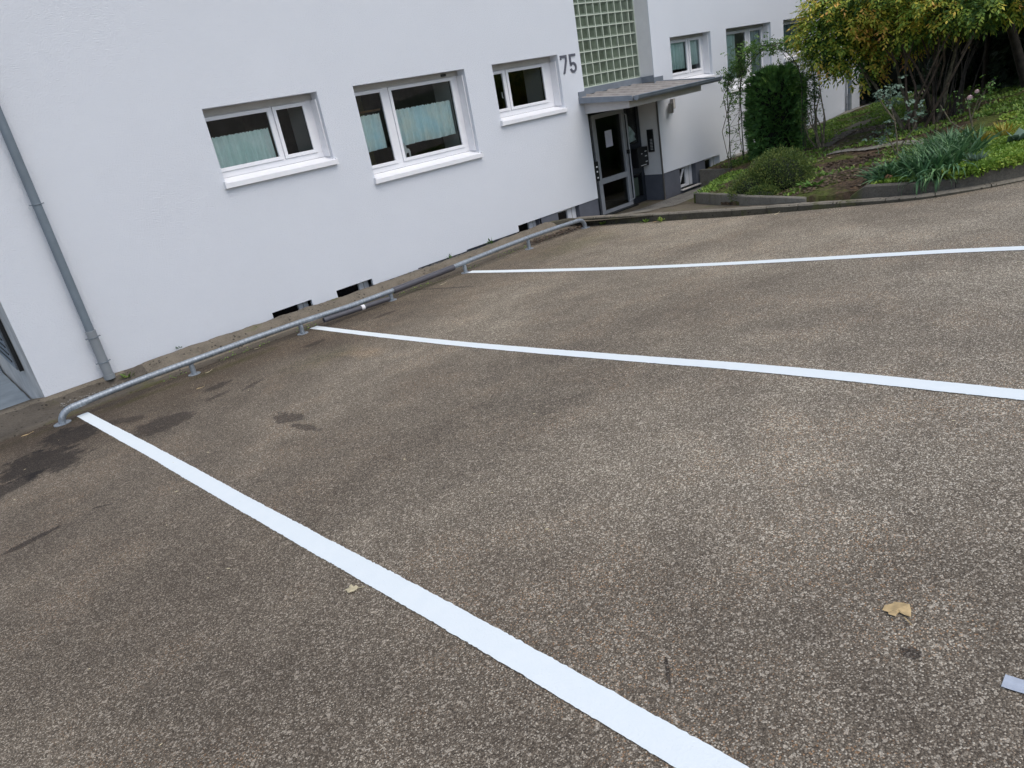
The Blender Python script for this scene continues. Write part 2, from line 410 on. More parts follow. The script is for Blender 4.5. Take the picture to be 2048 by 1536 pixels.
# ------------------------------------------------------------------ ground surfaces
ys = np.concatenate([np.linspace(-70, -16, 20), np.linspace(-15.7, -9.2, 20), np.arange(-9.1, -.62, .06), [-.62]])
P = np.zeros((len(ys), 60, 3))
for i, y in enumerate(ys):
    xm = kerb_x(y)+.02
    x0 = -30
    t = np.linspace(0, 1, 60)
    P[i,:,0] = x0+(xm-x0)*t; P[i,:,1] = y; P[i,:,2] = gz(y)
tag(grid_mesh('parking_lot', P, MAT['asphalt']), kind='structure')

P = np.zeros((40, 60, 3))                        # hillside added unseen behind the camera to darken the window reflections
for i, y in enumerate(np.linspace(-16, -90, 40)):
    xs_ = np.linspace(-90, 110, 60)
    P[i,:,0] = xs_; P[i,:,1] = y; P[i,:,2] = -1.0 + .10*(-y-16) + .5*np.sin(xs_*.15+y*.1) + (.03 if y < -17 else -.2)
tag(grid_mesh('reflection_hill', P, MAT['hill']), kind='structure')
mb = MB(); mb.quad((-150,-90,-3.4),(150,-90,-3.4),(150,120,-3.4),(-150,120,-3.4))
tag(mb.build('ground', MAT['hill']), kind='structure')

# painted lines, ragged edges
def ragged(name, pts_l, pts_r, label):
    A = np.array(pts_l); B = np.array(pts_r)
    y0, y1 = A[0,1], A[-1,1]; n_ = int(abs(y1-y0)/.012)
    yy = np.linspace(y0, y1, n_)
    xa = np.interp(-yy, -A[:,1], A[:,0]); xb = np.interp(-yy, -B[:,1], B[:,0])
    j = lambda: (rng.normal(0, .0011, n_) + .0009*np.interp(np.arange(n_), np.arange(0, n_+9, 9), rng.normal(0, 1, len(np.arange(0, n_+9, 9)))))
    xa += j(); xb += j()
    Q = np.zeros((n_, 3, 3))
    for k, xx in enumerate((xa, (xa+xb)/2, xb)):
        Q[:,k,0] = xx; Q[:,k,1] = yy; Q[:,k,2] = gz(yy)+.004
    Q[0,0,1] += -.03*0
    return tag(grid_mesh(name, Q, MAT['line']), label, 'road marking', 'parking bay lines')
ragged('parking_line', [(.79,-.745),(.86,-3),(.875,-4),(.89,-5),(.90,-6),(.92,-7.2),(.935,-9),(.94,-11)],
       [(.89,-.745),(.95,-2.6),(.975,-3.6),(.985,-4.6),(1.0,-5.8),(1.02,-7.2),(1.035,-9),(1.04,-11)],
       'wide white painted line in the foreground, starting beside the bent rail end')
ragged('parking_line', [(3.30,-.70),(3.28,-2),(3.265,-4),(3.25,-6),(3.23,-7.6),(3.2,-11)],
       [(3.395,-.70),(3.375,-2),(3.365,-4),(3.355,-6),(3.34,-7.6),(3.31,-11)],
       'white painted line starting just left of the loose grey plastic tube')
ragged('parking_line', [(5.555,-.86),(5.56,-2.5),(5.59,-4.6),(5.63,-6.2),(5.68,-7.2),(5.8,-11)],
       [(5.67,-.86),(5.68,-2.5),(5.70,-4.6),(5.74,-6.2),(5.79,-7.2),(5.91,-11)],
       'thin far white painted line, nearest to the entrance door')
# tape strips
def tape(name, c, ang, L, W, label):
    mb = MB(); n_ = 14; top = []; bot = []
    for i in range(n_+1):
        u = -L/2+L*i/n_
        for lst, s in ((top, 1), (bot, -1)):
            v = s*W/2 + random.gauss(0, .0012)
            x = c[0]+u*math.cos(ang)-v*math.sin(ang); y = c[1]+u*math.sin(ang)+v*math.cos(ang)
            lst.append((x, y, g1(y)+.005))
    for i in range(n_): mb.quad(bot[i], bot[i+1], top[i+1], top[i])
    o = mb.build(name, MAT['tape'], loc=(c[0], c[1], g1(c[1])))
    return tag(o, label, 'tape')
MAT['tape'] = simple('pale_tape', (.42,.46,.53), .6, var=.05, scale=30, bumps=.3, bscale=200)
tape('tape_strip', (1.598,-8.09), -1.50, .22, .046, 'pale blue-grey strip of tape stuck on the asphalt, the upper of two')
tape('tape_strip', (1.482,-8.155), -1.46, .20, .034, 'pale blue-grey strip of tape at the frame edge, the lower of two')

# concrete strip and coping along the foot of the wall
R_ = [(-.62,-2.16),(-.615,-2.052),(-.45,-2.066),(-.435,-2.03),(-.40,-1.975),(-.33,-1.932),(-.24,-1.912),(-.14,-1.922),(-.06,-1.975),(-.06,-2.6)]
L_ = [(-.62,-2.16),(-.615,-2.055),(-.50,-2.065),(-.38,-2.06),(-.20,-2.055),(-.115,-2.045),(-.105,-1.985),(-.06,-1.965),(-.002,-1.965),(-.002,-2.6)]
E_ = [(-.62,-2.16),(-.615,-2.055),(-.50,-2.055),(-.38,-2.045),(-.25,-2.02),(-.15,-1.995),(-.06,-1.975),(.02,-1.975),(.22,-1.99),(.30,-2.6)]
xs_ = np.arange(-4, 7.86, .035); P = np.zeros((len(xs_), 10, 3))
dzx = lambda x: np.interp(x, [1.7,3.1,4.2,5.8,7.2,8.0], [0,-.02,-.045,-.06,-.03,.0])
for i, x in enumerate(xs_):
    k = smooth((x-1.25)/.6); e = smooth((.70-x)/.12)
    for j in range(10):
        a = np.array(L_[j])*(1-k)+np.array(R_[j])*k
        a = a*(1-e)+np.array(E_[j])*e
        if 3 <= j <= 8: a = a + np.array([0, dzx(x)*k])
        if 5.25 < x < 5.62 and 3 <= j <= 5: a = a + np.array([.05, -.02])
        j1 = .0035*math.sin(x*5.3+j*.3)+.003*math.sin(x*17+j*.5)+rng.normal(0, .0018)
        if 3 <= j <= 7: a = a + np.array([j1*.5, j1])
        P[i,j] = (x, a[0], a[1])
o = grid_mesh('concrete_coping', P[:, :, :], MAT['coping'])
o.data.materials.append(MAT['gutterstrip'])
for p_ in o.data.polygons:
    c_ = p_.center
    if c_.y < -.46 or (c_.x < 1.6 and c_.y < -.1): p_.material_index = 1
tag(o, 'long weathered rounded concrete coping between the grey rail and the white wall', 'concrete coping')
# end face of the coping near the entrance
mb = MB(); e = [tuple(P[-1,j]) for j in range(10)]; mb.poly(e)
for i in range(len(e)-1): pass
mb.quad((7.84,-.62,-2.05),(8.27,-.62,-2.05),(8.27,-.35,-2.06),(7.84,-.35,-2.06))
tag(mb.build('coping_end', MAT['coping'], o), None)
# curb returning from the coping end to the kerb by the path
mb = MB()
ring = []
for t in np.linspace(0, 1, 12):
    x = 7.82+(8.25-7.82)*t; yb = -.33-.08*t
    ring.append((x, yb))
for i in range(11):
    (xa, ya), (xb, yb) = ring[i], ring[i+1]
    za = -1.935-.03*i/11; zb = -1.935-.03*(i+1)/11
    mb.quad((xa,ya,-2.1),(xb,yb,-2.1),(xb,yb+.02,zb),(xa,ya+.02,za))
    mb.quad((xa,ya+.02,za),(xb,yb+.02,zb),(xb,yb+.16,zb),(xa,ya+.16,za))
tag(mb.build('coping_return', MAT['kerb'], o), None)

# trench floor behind the coping (light well)
mb = MB(); mb.quad((.7,-.3,-2.5),(9.4,-.3,-2.5),(9.4,.1,-2.5),(.7,.1,-2.5))
tag(mb.build('trench_floor', MAT['planterdark']), kind='structure')

# path to the entrance
xs_ = np.linspace(8.06, 12.6, 80); yv = np.linspace(-4.25, .0, 70)
P = np.array([[(x, y, path_z(x, y) if not (y < -2.5 and x > 9) else min(path_z(x, y), gg(x, y)-.1)) for x in xs_] for y in yv])
tag(grid_mesh('entrance_path', P, MAT['paving']), kind='structure')
mb = MB(); mb.quad((9.25,-.02,-2.318),(11.25,-.02,-2.318),(11.25,3.5,-2.318),(9.25,3.5,-2.318))
tag(mb.build('entrance_floor', MAT['paving']), kind='structure')
def drape(name, poly_fn, mat, label=None, kind='structure'):
    pass
# exposed gravel band and slabs on the path (sheets 5 mm above it)
def sheet(name, pts, mat, dz=.005, nu=16, nv=5):
    A = [Vector((*p, 0)) for p in pts]
    Q = np.zeros((nv, nu, 3))
    for i in range(nv):
        for j in range(nu):
            u = j/(nu-1); v = i/(nv-1)
            q = (A[0]*(1-u)+A[1]*u)*(1-v)+(A[3]*(1-u)+A[2]*u)*v
            Q[i,j] = (q.x, q.y, path_z(q.x, q.y)+dz)
    return tag(grid_mesh(name, Q, mat), kind='structure')
sheet('gravel_band', [(8.9,-.80),(12.3,-.45),(12.3,-.06),(9.6,.0)], MAT['washed'])
for q in ([(9.55,-1.25),(10.5,-1.05),(10.35,-.62),(9.35,-.80)], [(8.75,-1.42),(9.5,-1.26),(9.3,-.82),(8.6,-.90)]):
    sheet('paving_slab', q, MAT['planter'], .009)

# garden terrain
BX = [12.32,12.30,11.0,9.82,8.80,8.27,8.08,8.08,8.06,8.08,8.18,8.33,8.5,9.05,10.0,12.2,25.2]
BY = [0.0,-.84,-1.20,-1.55,-2.70,-3.40,-4.25,-4.9,-5.4,-5.68,-5.92,-6.18,-6.40,-7.0,-7.62,-8.3,-9.25]
yv = np.concatenate([np.linspace(-9.25, -1.6, 160), np.linspace(-1.55, 0, 50)])
P = np.zeros((len(yv), 260, 3))
for i, y in enumerate(yv):
    x0 = float(np.interp(-y, [-b for b in BY], BX)); t = np.linspace(0, 1, 260)**1.7
    X = x0+(42-x0)*t
    P[i,:,0] = X; P[i,:,1] = y; P[i,:,2] = garden_z(X, y)+.006*np.sin(X*31+y*17)+rng.normal(0, .004, 260)
P[:,0] = P[:,1]; P[:,0,2] -= .35; P[-1] = P[-2]; P[-1,:,2] -= .3
tag(grid_mesh('garden_ground', P, MAT['soil']), kind='structure')
X, Y = np.meshgrid(np.linspace(19.62, 60, 40), np.linspace(-.02, 25, 20))
P = np.stack([X, Y, garden_z(X, 0*Y)], -1)
tag(grid_mesh('garden_ground_side', P, MAT['soil']), kind='structure')
# gravel strip along the wall foot, stone edging, trodden path
def gstrip(name, pts, mat, dz=.012, n_=40):
    A, B = np.array(pts[0]), np.array(pts[1]); Q = np.zeros((4, n_, 3))
    for i in range(4):
        for j in range(n_):
            v = i/3
            ax = np.interp(j/(n_-1), np.linspace(0, 1, len(A)), A[:,0]); ay = np.interp(j/(n_-1), np.linspace(0, 1, len(A)), A[:,1])
            bx = np.interp(j/(n_-1), np.linspace(0, 1, len(B)), B[:,0]); by = np.interp(j/(n_-1), np.linspace(0, 1, len(B)), B[:,1])
            x = ax*(1-v)+bx*v; y = ay*(1-v)+by*v
            if 0 < j < n_-1 and i in (0, 3): x += rng.normal(0, .015); y += rng.normal(0, .012)
            Q[i,j] = (x, y, gg(x, y)+dz)
    return tag(grid_mesh(name, Q, mat), kind='structure')
gstrip('gravel_strip', ([(13.2,-.03),(23,-.03)], [(13.2,-.30),(23,-.42)]), MAT['gravel'])
gstrip('trodden_path', ([(12.2,-2.35),(14,-2.05),(17,-1.6),(22,-1.2)], [(12.0,-2.75),(14,-2.5),(17,-2.1),(22,-1.9)]), MAT['dirtpath'] if 'dirtpath' in MAT else simple('dirt', (.12,.105,.075), .95, var=.2, scale=9, bumps=.7, bscale=30))
gstrip('edging_stones', ([(11.35,-3.1),(11.1,-3.7),(10.9,-4.1),(10.6,-4.9)], [(11.15,-3.05),(10.85,-3.65),(10.65,-4.05),(10.35,-4.85)]), MAT['gravel'], .02)

# ------------------------------------------------------------------ kerb stones
def kerb_pt(s):                                   # arc length parametrisation
    return np.interp(s, SL, [k[0] for k in KERB]), np.interp(s, SL, [k[1] for k in KERB])
SL = [0]
for a, b in zip(KERB[:-1], KERB[1:]): SL.append(SL[-1]+math.hypot(b[0]-a[0], b[1]-a[1]))
def kerb_h(y): return float(np.interp(y, [-6.4,-5.2,-4,-.8], [.028,.048,.085,.122]))
cuts = [0, .98, 1.96, 2.98, 3.46, 3.86, 4.36, 4.85, 5.32, 5.80, 6.30, 6.8, 7.6, 8.4, 9.4, 11, 12.8]
klabel = ['long mossy kerb stone beside the rail end and the leaf litter', 'long kerb stone with weeds at its foot, in front of the door',
          'long kerb stone in front of the low planter corner', 'short kerb stone in front of the heather bush, leftmost short one',
          'short kerb stone below the overhanging heather bush', 'short kerb stone with a dark joint where the low planter wall ends',
          'kerb stone beside the pale fallen leaf on the asphalt', 'kerb stone in front of the chamfered end of the dark retaining wall',
          'kerb stone under the drooping iris leaves, left one', 'kerb stone under the drooping iris leaves, right one',
          'thin kerb stone where the kerb begins to curve away', 'thin kerb stone in the curve near the right frame edge', 'kerb stone past the curve, first of the run', 'kerb stone past the curve, second of the run', 'kerb stone past the curve, third of the run', 'kerb stone past the curve, last of the run']
for k in range(len(cuts)-1):
    s0, s1 = cuts[k]+.004, cuts[k+1]-.004; mb = MB(); n_ = max(2, int((s1-s0)/.12)); rows = []
    for i in range(n_+1):
        s = s0+(s1-s0)*i/n_; x, y = kerb_pt(s); x2, y2 = kerb_pt(s+.02); t = Vector((x2-x, y2-y, 0)).normalized(); nn = Vector((-t.y, t.x, 0))
        if nn.x < 0: nn = -nn
        g = g1(y); h = kerb_h(y)+random.gauss(0, .0015); o_ = Vector((x, y, 0))
        r = []
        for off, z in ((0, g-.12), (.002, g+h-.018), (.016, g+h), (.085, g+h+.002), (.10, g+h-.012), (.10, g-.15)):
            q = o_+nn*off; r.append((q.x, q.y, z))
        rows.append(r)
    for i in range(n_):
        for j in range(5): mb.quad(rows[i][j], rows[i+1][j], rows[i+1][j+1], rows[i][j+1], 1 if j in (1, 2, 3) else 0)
    mb.poly(rows[0]); mb.poly(rows[-1][::-1])
    x, y = kerb_pt((s0+s1)/2)
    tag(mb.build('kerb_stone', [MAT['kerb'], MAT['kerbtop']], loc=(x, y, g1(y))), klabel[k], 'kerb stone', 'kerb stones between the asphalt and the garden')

def walling(name, pts, mat, width, label, cat='low wall'):
    """pts: (x, y, zbase, ztop) polyline; thickness to the garden side (+x/+normal)"""
    mb = MB(); rows = []
    for i, (x, y, zb, zt) in enumerate(pts):
        a = pts[max(i-1, 0)]; b = pts[min(i+1, len(pts)-1)]
        t = Vector((b[0]-a[0], b[1]-a[1], 0)).normalized(); nn = Vector((-t.y, t.x, 0))
        if nn.x < 0: nn = -nn
        q = Vector((x, y, 0)); r = []
        for off, z in ((0, zb-.15), (0, zt-.012), (.012, zt), (width-.01, zt), (width, zt-.01), (width, zb-.2)):
            p_ = q+nn*off; r.append((p_.x, p_.y, z))
        rows.append(r)
    for i in range(len(rows)-1):
        for j in range(5): mb.quad(rows[i][j], rows[i+1][j], rows[i+1][j+1], rows[i][j+1])
    mb.poly(rows[0]); mb.poly(rows[-1][::-1])
    return tag(mb.build(name, mat, loc=(pts[0][0], pts[0][1], pts[0][2])), label, cat)
walling('planter_wall', [(9.8,-1.58,-2.09,-1.935),(9.3,-2.1,-2.0,-1.85),(8.78,-2.73,-1.91,-1.765),(8.6,-2.98,-1.88,-1.745)], MAT['planter'], .07,
        'low grey concrete planter edge running left from under the heather bush')
walling('planter_wall', [(8.597,-2.984,-1.88,-1.735),(8.24,-3.43,-1.81,-1.69),(8.08,-3.9,-1.77,-1.675),(8.05,-4.28,-1.75,-1.69)], MAT['planter'], .07,
        'low concrete planter edge tapering into the kerb right of the heather bush')
walling('planter_wall', [(12.28,-.88,-2.3,-2.01),(11.0,-1.24,-2.3,-1.965),(9.84,-1.57,-2.1,-1.935)], MAT['planter'], .07,
        'low planter edge running from the planter corner back towards the concrete light well')
mb = MB(); mb.box(12.30, 12.38, -.92, -.02, -2.6, -1.99); mb.box(12.38, 13.3, -.92, -.84, -2.6, -2.0)
tag(mb.build('light_well_wall', MAT['planter'], loc=(12.3,-.5,-2.3), bevel=.006), 'grey concrete wall block of the basement light well beside the entrance path', 'low wall')
walling('retaining_wall', [(8.04,-4.80,-1.77,-1.68),(8.02,-4.88,-1.77,-1.62),(8.0,-4.97,-1.76,-1.565),(7.99,-5.4,-1.72,-1.553),(8.01,-5.66,-1.69,-1.54),(8.05,-5.83,-1.68,-1.53)], MAT['planterdark'], .09,
        'dark concrete retaining wall with a chamfered left end, behind the kerb under the iris clump')
walling('retaining_wall', [(8.055,-5.835,-1.68,-1.525),(8.12,-5.98,-1.66,-1.505),(8.28,-6.22,-1.64,-1.46),(8.46,-6.45,-1.6,-1.45),(9.0,-7.05,-1.58,-1.42),(9.95,-7.66,-1.5,-1.36),(12.2,-8.34,-1.45,-1.28)], MAT['planterdark'], .09,
        'stained retaining wall at the right frame edge with green ground cover on top')

# ------------------------------------------------------------------ the building
B = empty('apartment_building', (9, 3, -2.4), 'white rendered apartment building numbered 75 with grey plinth and recessed entrance', 'building')
WIN = [dict(x0=3.14,x1=4.55,zb=-.30,panes=[(3.19,3.94),(4.055,4.405)],pz=(-.19,.32)),
       dict(x0=5.06,x1=6.88,zb=-.645,panes=[(5.12,5.545),(5.72,6.735)],pz=(-.535,.33)),
       dict(x0=7.40,x1=8.78,zb=-.29,panes=[(7.47,7.725),(7.845,8.575)],pz=(-.17,.315)),
       dict(x0=11.72,x1=13.02,zb=-.28,panes=[(11.86,12.45),(12.58,12.885)],pz=(-.16,.345)),
       dict(x0=13.56,x1=15.27,zb=-.62,panes=[(13.66,14.535),(14.73,15.16)],pz=(-.50,.34)),
       dict(x0=15.80,x1=17.30,zb=-.28,panes=[(15.95,16.94),(17.04,17.20)],pz=(-.15,.35))]
ZT = .445
opens = [(d['x0'], d['x1'], d['zb']-.06, ZT, .24) for d in WIN]
opens += [(9.295, 11.17, -3, 7, .48), (3.2, 3.74, -3, -1.91, .2), (4.1, 4.65, -3, -1.91, .2), (7.38, 7.91, -3, -1.875, .2),
          (3.74, 4.1, -3, -2.03, .05), (4.65, 5.4, -3, -2.0, .05), (5.4, 6.3, -3, -1.985, .05), (6.3, 7.38, -3, -1.967, .05), (7.91, 9.295, -3, -1.875, .04), (11.17, 13.08, -3, -1.835, .04)]
def facade(name, x0, x1, z0, z1, Y, opens, mat, parent):
    xs = sorted({x0, x1, *[v for o in opens for v in o[:2] if x0 < v < x1]}); zs = sorted({z0, z1, *[v for o in opens for v in o[2:4] if z0 < v < z1]})
    def op(x, z):
        for o in opens:
            if o[0] < x < o[1] and o[2] < z < o[3]: return o
    mb = MB()
    for i in range(len(xs)-1):
        for j in range(len(zs)-1):
            xa, xb, za, zb = xs[i], xs[i+1], zs[j], zs[j+1]; xc, zc = (xa+xb)/2, (za+zb)/2
            o = op(xc, zc)
            if o is None: mb.quad((xa,Y,za),(xb,Y,za),(xb,Y,zb),(xa,Y,zb)); continue
            D = Y+o[4]
            if op(xa-1e-3, zc) is None: mb.quad((xa,Y,za),(xa,Y,zb),(xa,D,zb),(xa,D,za))
            if op(xb+1e-3, zc) is None: mb.quad((xb,Y,zb),(xb,Y,za),(xb,D,za),(xb,D,zb))
            if op(xc, zb+1e-3) is None: mb.quad((xa,Y,zb),(xb,Y,zb),(xb,D,zb),(xa,D,zb))
            if op(xc, za-1e-3) is None and za > z0: mb.quad((xa,Y,za),(xa,D,za),(xb,D,za),(xb,Y,za))
    return mb
mb = facade('wall', .683, 19.58, -2.7, 6.4, 0, opens, None, None)
mb.quad((19.58,0,-2.7),(19.58,10,-2.7),(19.58,10,6.4),(19.58,0,6.4)); pass
mb.quad((.683,10,-2.7),(19.58,10,-2.7),(19.58,10,6.4),(.683,10,6.4))
wall = mb.build('wall', MAT['stucco'], B)
mb = MB(); mb.box(.3, 20, -.4, 10.5, 6.405, 6.7); mb.build('roof', MAT['zincdark'], B)
# plinth
pop = [(8.29,8.81,-2.35,-1.7,.13),(11.70,12.24,-2.24,-1.7,.13),(12.56,13.08,-2.24,-1.7,.13),(9.295,11.17,-3,-1.5,.5),(3.2,3.74,-2.5,-1.7,.13),(4.1,4.65,-2.5,-1.7,.13),(7.38,7.88,-2.5,-1.7,.13)]
mb = facade('plinth', 7.9, 9.296, -2.75, -1.80, .012, pop, None, None); mb.build('plinth', MAT['plinth'], B)
mb = facade('plinth', 11.169, 13.3, -2.75, -1.80, .012, pop, None, None)
m2 = facade('plinth', .70, 7.9, -2.75, -1.80, .045, pop, None, None)
m2.build('plinth', MAT['plinth'], B)
mb.quad((11.168,.02,-2.75),(11.168,.42,-2.75),(11.168,.42,-1.842),(11.168,.02,-1.842))
mb.quad((11.168,.013,-1.842),(11.168,.42,-1.842),(11.172,.42,-1.842),(11.172,.013,-1.842))
mb.build('plinth', MAT['plinth'], B)
# smooth reveal of the entrance, grey corner profile
mb = MB(); mb.quad((11.166,.012,-1.842),(11.166,.42,-1.842),(11.166,.42,-.50),(11.166,.012,-.50)); mb.build('reveal', MAT['smoothwhite'], B)
mb = MB(); mb.quad((11.166,.012,-.12),(11.166,.30,-.12),(11.166,.30,6.3),(11.166,.012,6.3)); mb.build('reveal', MAT['smoothwhite'], B)
mb = MB(); mb.box(11.155, 11.178, -.006, .018, -2.33, -.52); mb.build('corner_profile', MAT['steel'], B)
# rooms behind the windows, stairwell behind the door
def room(name, x0, x1, y0, y1, z0, z1, mat):
    mb = MB(); mb.box(x0, x1, y0, y1, z0, z1); f = mb.f; mb.f = [q for i, q in enumerate(f) if i != 2]; mb.m = mb.m[:5]
    return mb.build(name, mat, B)
room('room', .75, 5.0, .26, 3.4, -1.3, 1.2, MAT['room']); room('room', 5.02, 7.2, .26, 3.4, -1.3, 1.2, MAT['room']); room('room', 7.25, 9.2, .26, 3.4, -1.3, 1.2, MAT['room'])
room('room', 11.3, 19.4, .26, 3.4, -1.3, 1.2, MAT['room']); room('stairwell', 9.2, 11.25, .52, 3.4, -2.33, 6.2, MAT['room'])
mb = MB(); mb.box(5.04, 6.0, 1.4, 1.43, -1.2, 1.1); mb.build('room_wall', MAT['roomgreen'], B)
mb = MB(); mb.box(5.05, 5.7, .50, .56, .12, .145); mb.build('shelf', MAT['wood'], B)

def inner_return(x, z0, z1, root):
    m = MB(); m.quad((x,.245,z0),(x,.62,z0),(x,.62,z1),(x,.245,z1)); m.build('inner_reveal', MAT['smoothwhite'], root)
def window(d, i):
    x0, x1, zb, zt = d['x0'], d['x1'], d['zb'], ZT; p0, p1 = d['pz']; s = .045
    wempty = MB(); f = wempty
    Yf, Ys = .18, .165
    # frame: horizontal bars, jambs, mullions
    f.box(x0, x1, Yf, .24, zb, p0-s); f.box(x0, x1, Yf, .24, p1+s, zt)
    xl = [x0]
    for a, b in d['panes']: xl += [a-s, b+s]
    xl.append(x1)
    for k in range(0, len(xl), 2):
        if xl[k+1] > xl[k]+.002: f.box(xl[k], xl[k+1], Yf, .24, p0-s, p1+s)
    root = f.build('window', MAT['upvc'], B, bevel=.003)
    for a, b in d['panes']:
        m = MB()
        m.box(a-s+.003, b+s-.003, Ys, .20, p0-s+.003, p0); m.box(a-s+.003, b+s-.003, Ys, .20, p1, p1+s-.003)
        m.box(a-s+.003, a, Ys, .20, p0, p1); m.box(b, b+s-.003, Ys, .20, p0, p1)
        m.build('sash', MAT['upvc'], root, bevel=.003)
        g = MB(); g.quad((a-.01,.185,p0-.01),(b+.01,.185,p0-.01),(b+.01,.185,p1+.01),(a-.01,.185,p1+.01)); g.build('pane', MAT['glass'], root)
    m = MB(); m.box(x0, x1, .166, .18, p1+s+.008, zt-.002); m.build('shutter_box', MAT['shutter'], root)
    m = MB(); m.box(x1-.022, x1-.004, .05, .18, zb+.0, p1+s); m.build('guide_rail', MAT['upvc'], root) if i != 9 else None
    inner_return(d['panes'][1][1]+.02, zb, zt, root)
    # sloping metal sill with upturned ends
    m = MB(); za, zf = zb-.002, zb-.058; e0, e1 = x0-.018, x1+.022
    m.quad((x0,.0,zf+.012),(x1,.0,zf+.012),(x1,.178,za),(x0,.178,za))
    m.box(e0, e1, -.045, -.001, zf-.048, zf+.004)
    m.quad((e0,-.045,zf+.0045),(e1,-.045,zf+.0045),(e1,0,zf+.0125),(e0,0,zf+.0125))
    m.box(e0-.004, e0+.010, -.047, .0, zf-.050, zf+.026); m.box(e1-.010, e1+.004, -.047, .0, zf-.050, zf+.026)
    m.prism([(x1-.006,.0,zf+.012),(x1-.006,.175,za),(x1-.006,.175,za+.016),(x1-.006,.0,zf+.028)], (.005,0,0))
    m.box(x0, x1, .0, .05, zf-.05, zf+.009)
    m.build('sill', MAT['sill'], root)
    return root
wroots = [window(d, i) for i, d in enumerate(WIN)]

def curtain(root, x0, x1, z0, z1, mat, folds, amp=.024, Y=.232, frill=True):
    nx = max(40, int(folds*12)); nz = 14; P = np.zeros((nz, nx, 3))
    ph = np.cumsum(rng.uniform(.6, 1.4, nx)); ph = ph/ph[-1]*folds*2*math.pi
    for i in range(nz):
        v = i/(nz-1); a = amp*(.45+.8*v)
        if v < .1: a = amp*.6
        P[i,:,0] = np.linspace(x0, x1, nx)+.004*np.sin(ph*.5+v*3); P[i,:,1] = Y-a*np.sin(ph)-.004*np.sin(ph*2.7+v)
        P[i,:,2] = z1+(z0-z1)*v + (.006*np.sin(ph*2.3) if i == 0 else 0) - (.004*np.sin(ph*.21) if i == nz-1 else 0)
    o = grid_mesh('curtain', P, mat); o.parent = root; o.location = -world_loc(root); return o
curtain(wroots[0], 3.12, 3.925, -.32, .145, MAT['curtain'], 8)
curtain(wroots[1], 5.08, 5.50, -.36, .085, MAT['curtain2'], 4); curtain(wroots[1], 5.69, 6.70, -.375, .085, MAT['curtain2'], 9)
curtain(wroots[3], 11.8, 12.47, -.11, .40, MAT['curtain'], 7); curtain(wroots[3], 12.55, 12.92, -.08, .40, MAT['curtain'], 4)
curtain(wroots[4], 13.6, 14.25, -.55, .42, MAT['curtain'], 8); curtain(wroots[4], 14.7, 15.2, -.55, .42, MAT['curtain3'], 5)
curtain(wroots[5], 15.9, 17.0, -.2, .42, MAT['curtain3'], 9)
# handle inside the narrow pane, brackets under the lintel
mb = MB(); mb.tube([(7.70,.20,-.02),(7.70,.215,-.02),(7.70,.215,.06)], .009, 6); mb.build('handle', MAT['upvc'], wroots[2])
mb = MB(); mb.box(6.58, 6.66, .145, .165, .395, .425); mb.build('bracket', MAT['black'], wroots[1])

# basement windows
def bwin(x0, x1, z0, z1, pane_r, Y=.10):
    m = MB(); m.box(x0, x1, Y, Y+.05, z1-.05, z1); m.box(pane_r, x1, Y, Y+.05, z0, z1-.05); m.box(x0, pane_r, Y, Y+.05, z0, z0+.05)
    r = m.build('basement_window', MAT['upvc'], B, bevel=.003)
    m = MB(); m.quad((x0,Y+.03,z0+.05),(pane_r,Y+.03,z0+.05),(pane_r,Y+.03,z1-.05),(x0,Y+.03,z1-.05)); m.build('pane', MAT['darkglass'], r)
    m = MB(); m.box((pane_r+x1)/2-.004, (pane_r+x1)/2+.004, Y-.006, Y, z0, z1-.01); m.build('joint', MAT['shutter'], r)
    return r
bwin(3.2, 3.74, -2.5, -1.89, 3.60, .13); bwin(4.1, 4.65, -2.5, -1.89, 4.50, .13)
bwin(7.38, 7.91, -2.5, -1.855, 7.72, .13); bwin(8.29, 8.81, -2.35, -1.865, 8.60)
r = bwin(11.70, 12.24, -2.235, -1.83, 12.02, .11); bwin(12.56, 13.08, -2.235, -1.83, 12.9)
mb = MB(); mb.prism([(11.76,.105,-2.20),(11.80,.105,-2.20),(11.90,.05,-1.88),(11.86,.05,-1.88)], (0,.02,0)); mb.build('sash', MAT['upvc'], r)
mb = MB(); mb.box(11.68, 12.30, -.05, .12, -2.262, -2.24); mb.build('sill', MAT['passage'], r, bevel=.003)
mb = MB(); mb.box(13.075, 13.0795, .0, .12, -2.24, -1.84); mb.build('reveal', MAT['upvc'], B)
mb = MB(); mb.box(12.24, 12.56, -.25, .012, -2.6, -2.02); mb.build('light_well', MAT['plinth'], B) if False else None
mb = MB(); mb.box(13.6, 13.9, -.05, .0, -1.99, -1.93); mb.build('air_vent', MAT['shutter'], B)

# glass block panel
gx0, gx1, gz0 = 9.30, 11.166, -.105; pitch = .1805; GY = .30
mort = MB(); rim = MB(); core = MB(); nrow = 30
xa = 9.744-pitch*3; cols = [xa+pitch*i for i in range(13)]
mort.quad((gx0,GY+.05,gz0),(gx1,GY+.05,gz0),(gx1,GY+.05,gz0+nrow*pitch),(gx0,GY+.05,gz0+nrow*pitch))
for i, x in enumerate(cols):
    if gx0 < x < gx1: mort.box(x-.0075, x+.0075, GY, GY+.05, gz0, gz0+nrow*pitch)
for j in range(nrow+1):
    z = gz0+j*pitch
    mort.box(gx0, gx1, GY-.002, GY+.05, z-.0075-(.012 if j == 0 else 0), z+.0075)
mort.box(gx0, gx0+.02, GY-.004, GY+.05, gz0, gz0+nrow*pitch); mort.box(gx1-.02, gx1, GY-.004, GY+.05, gz0, gz0+nrow*pitch)
blocks = []
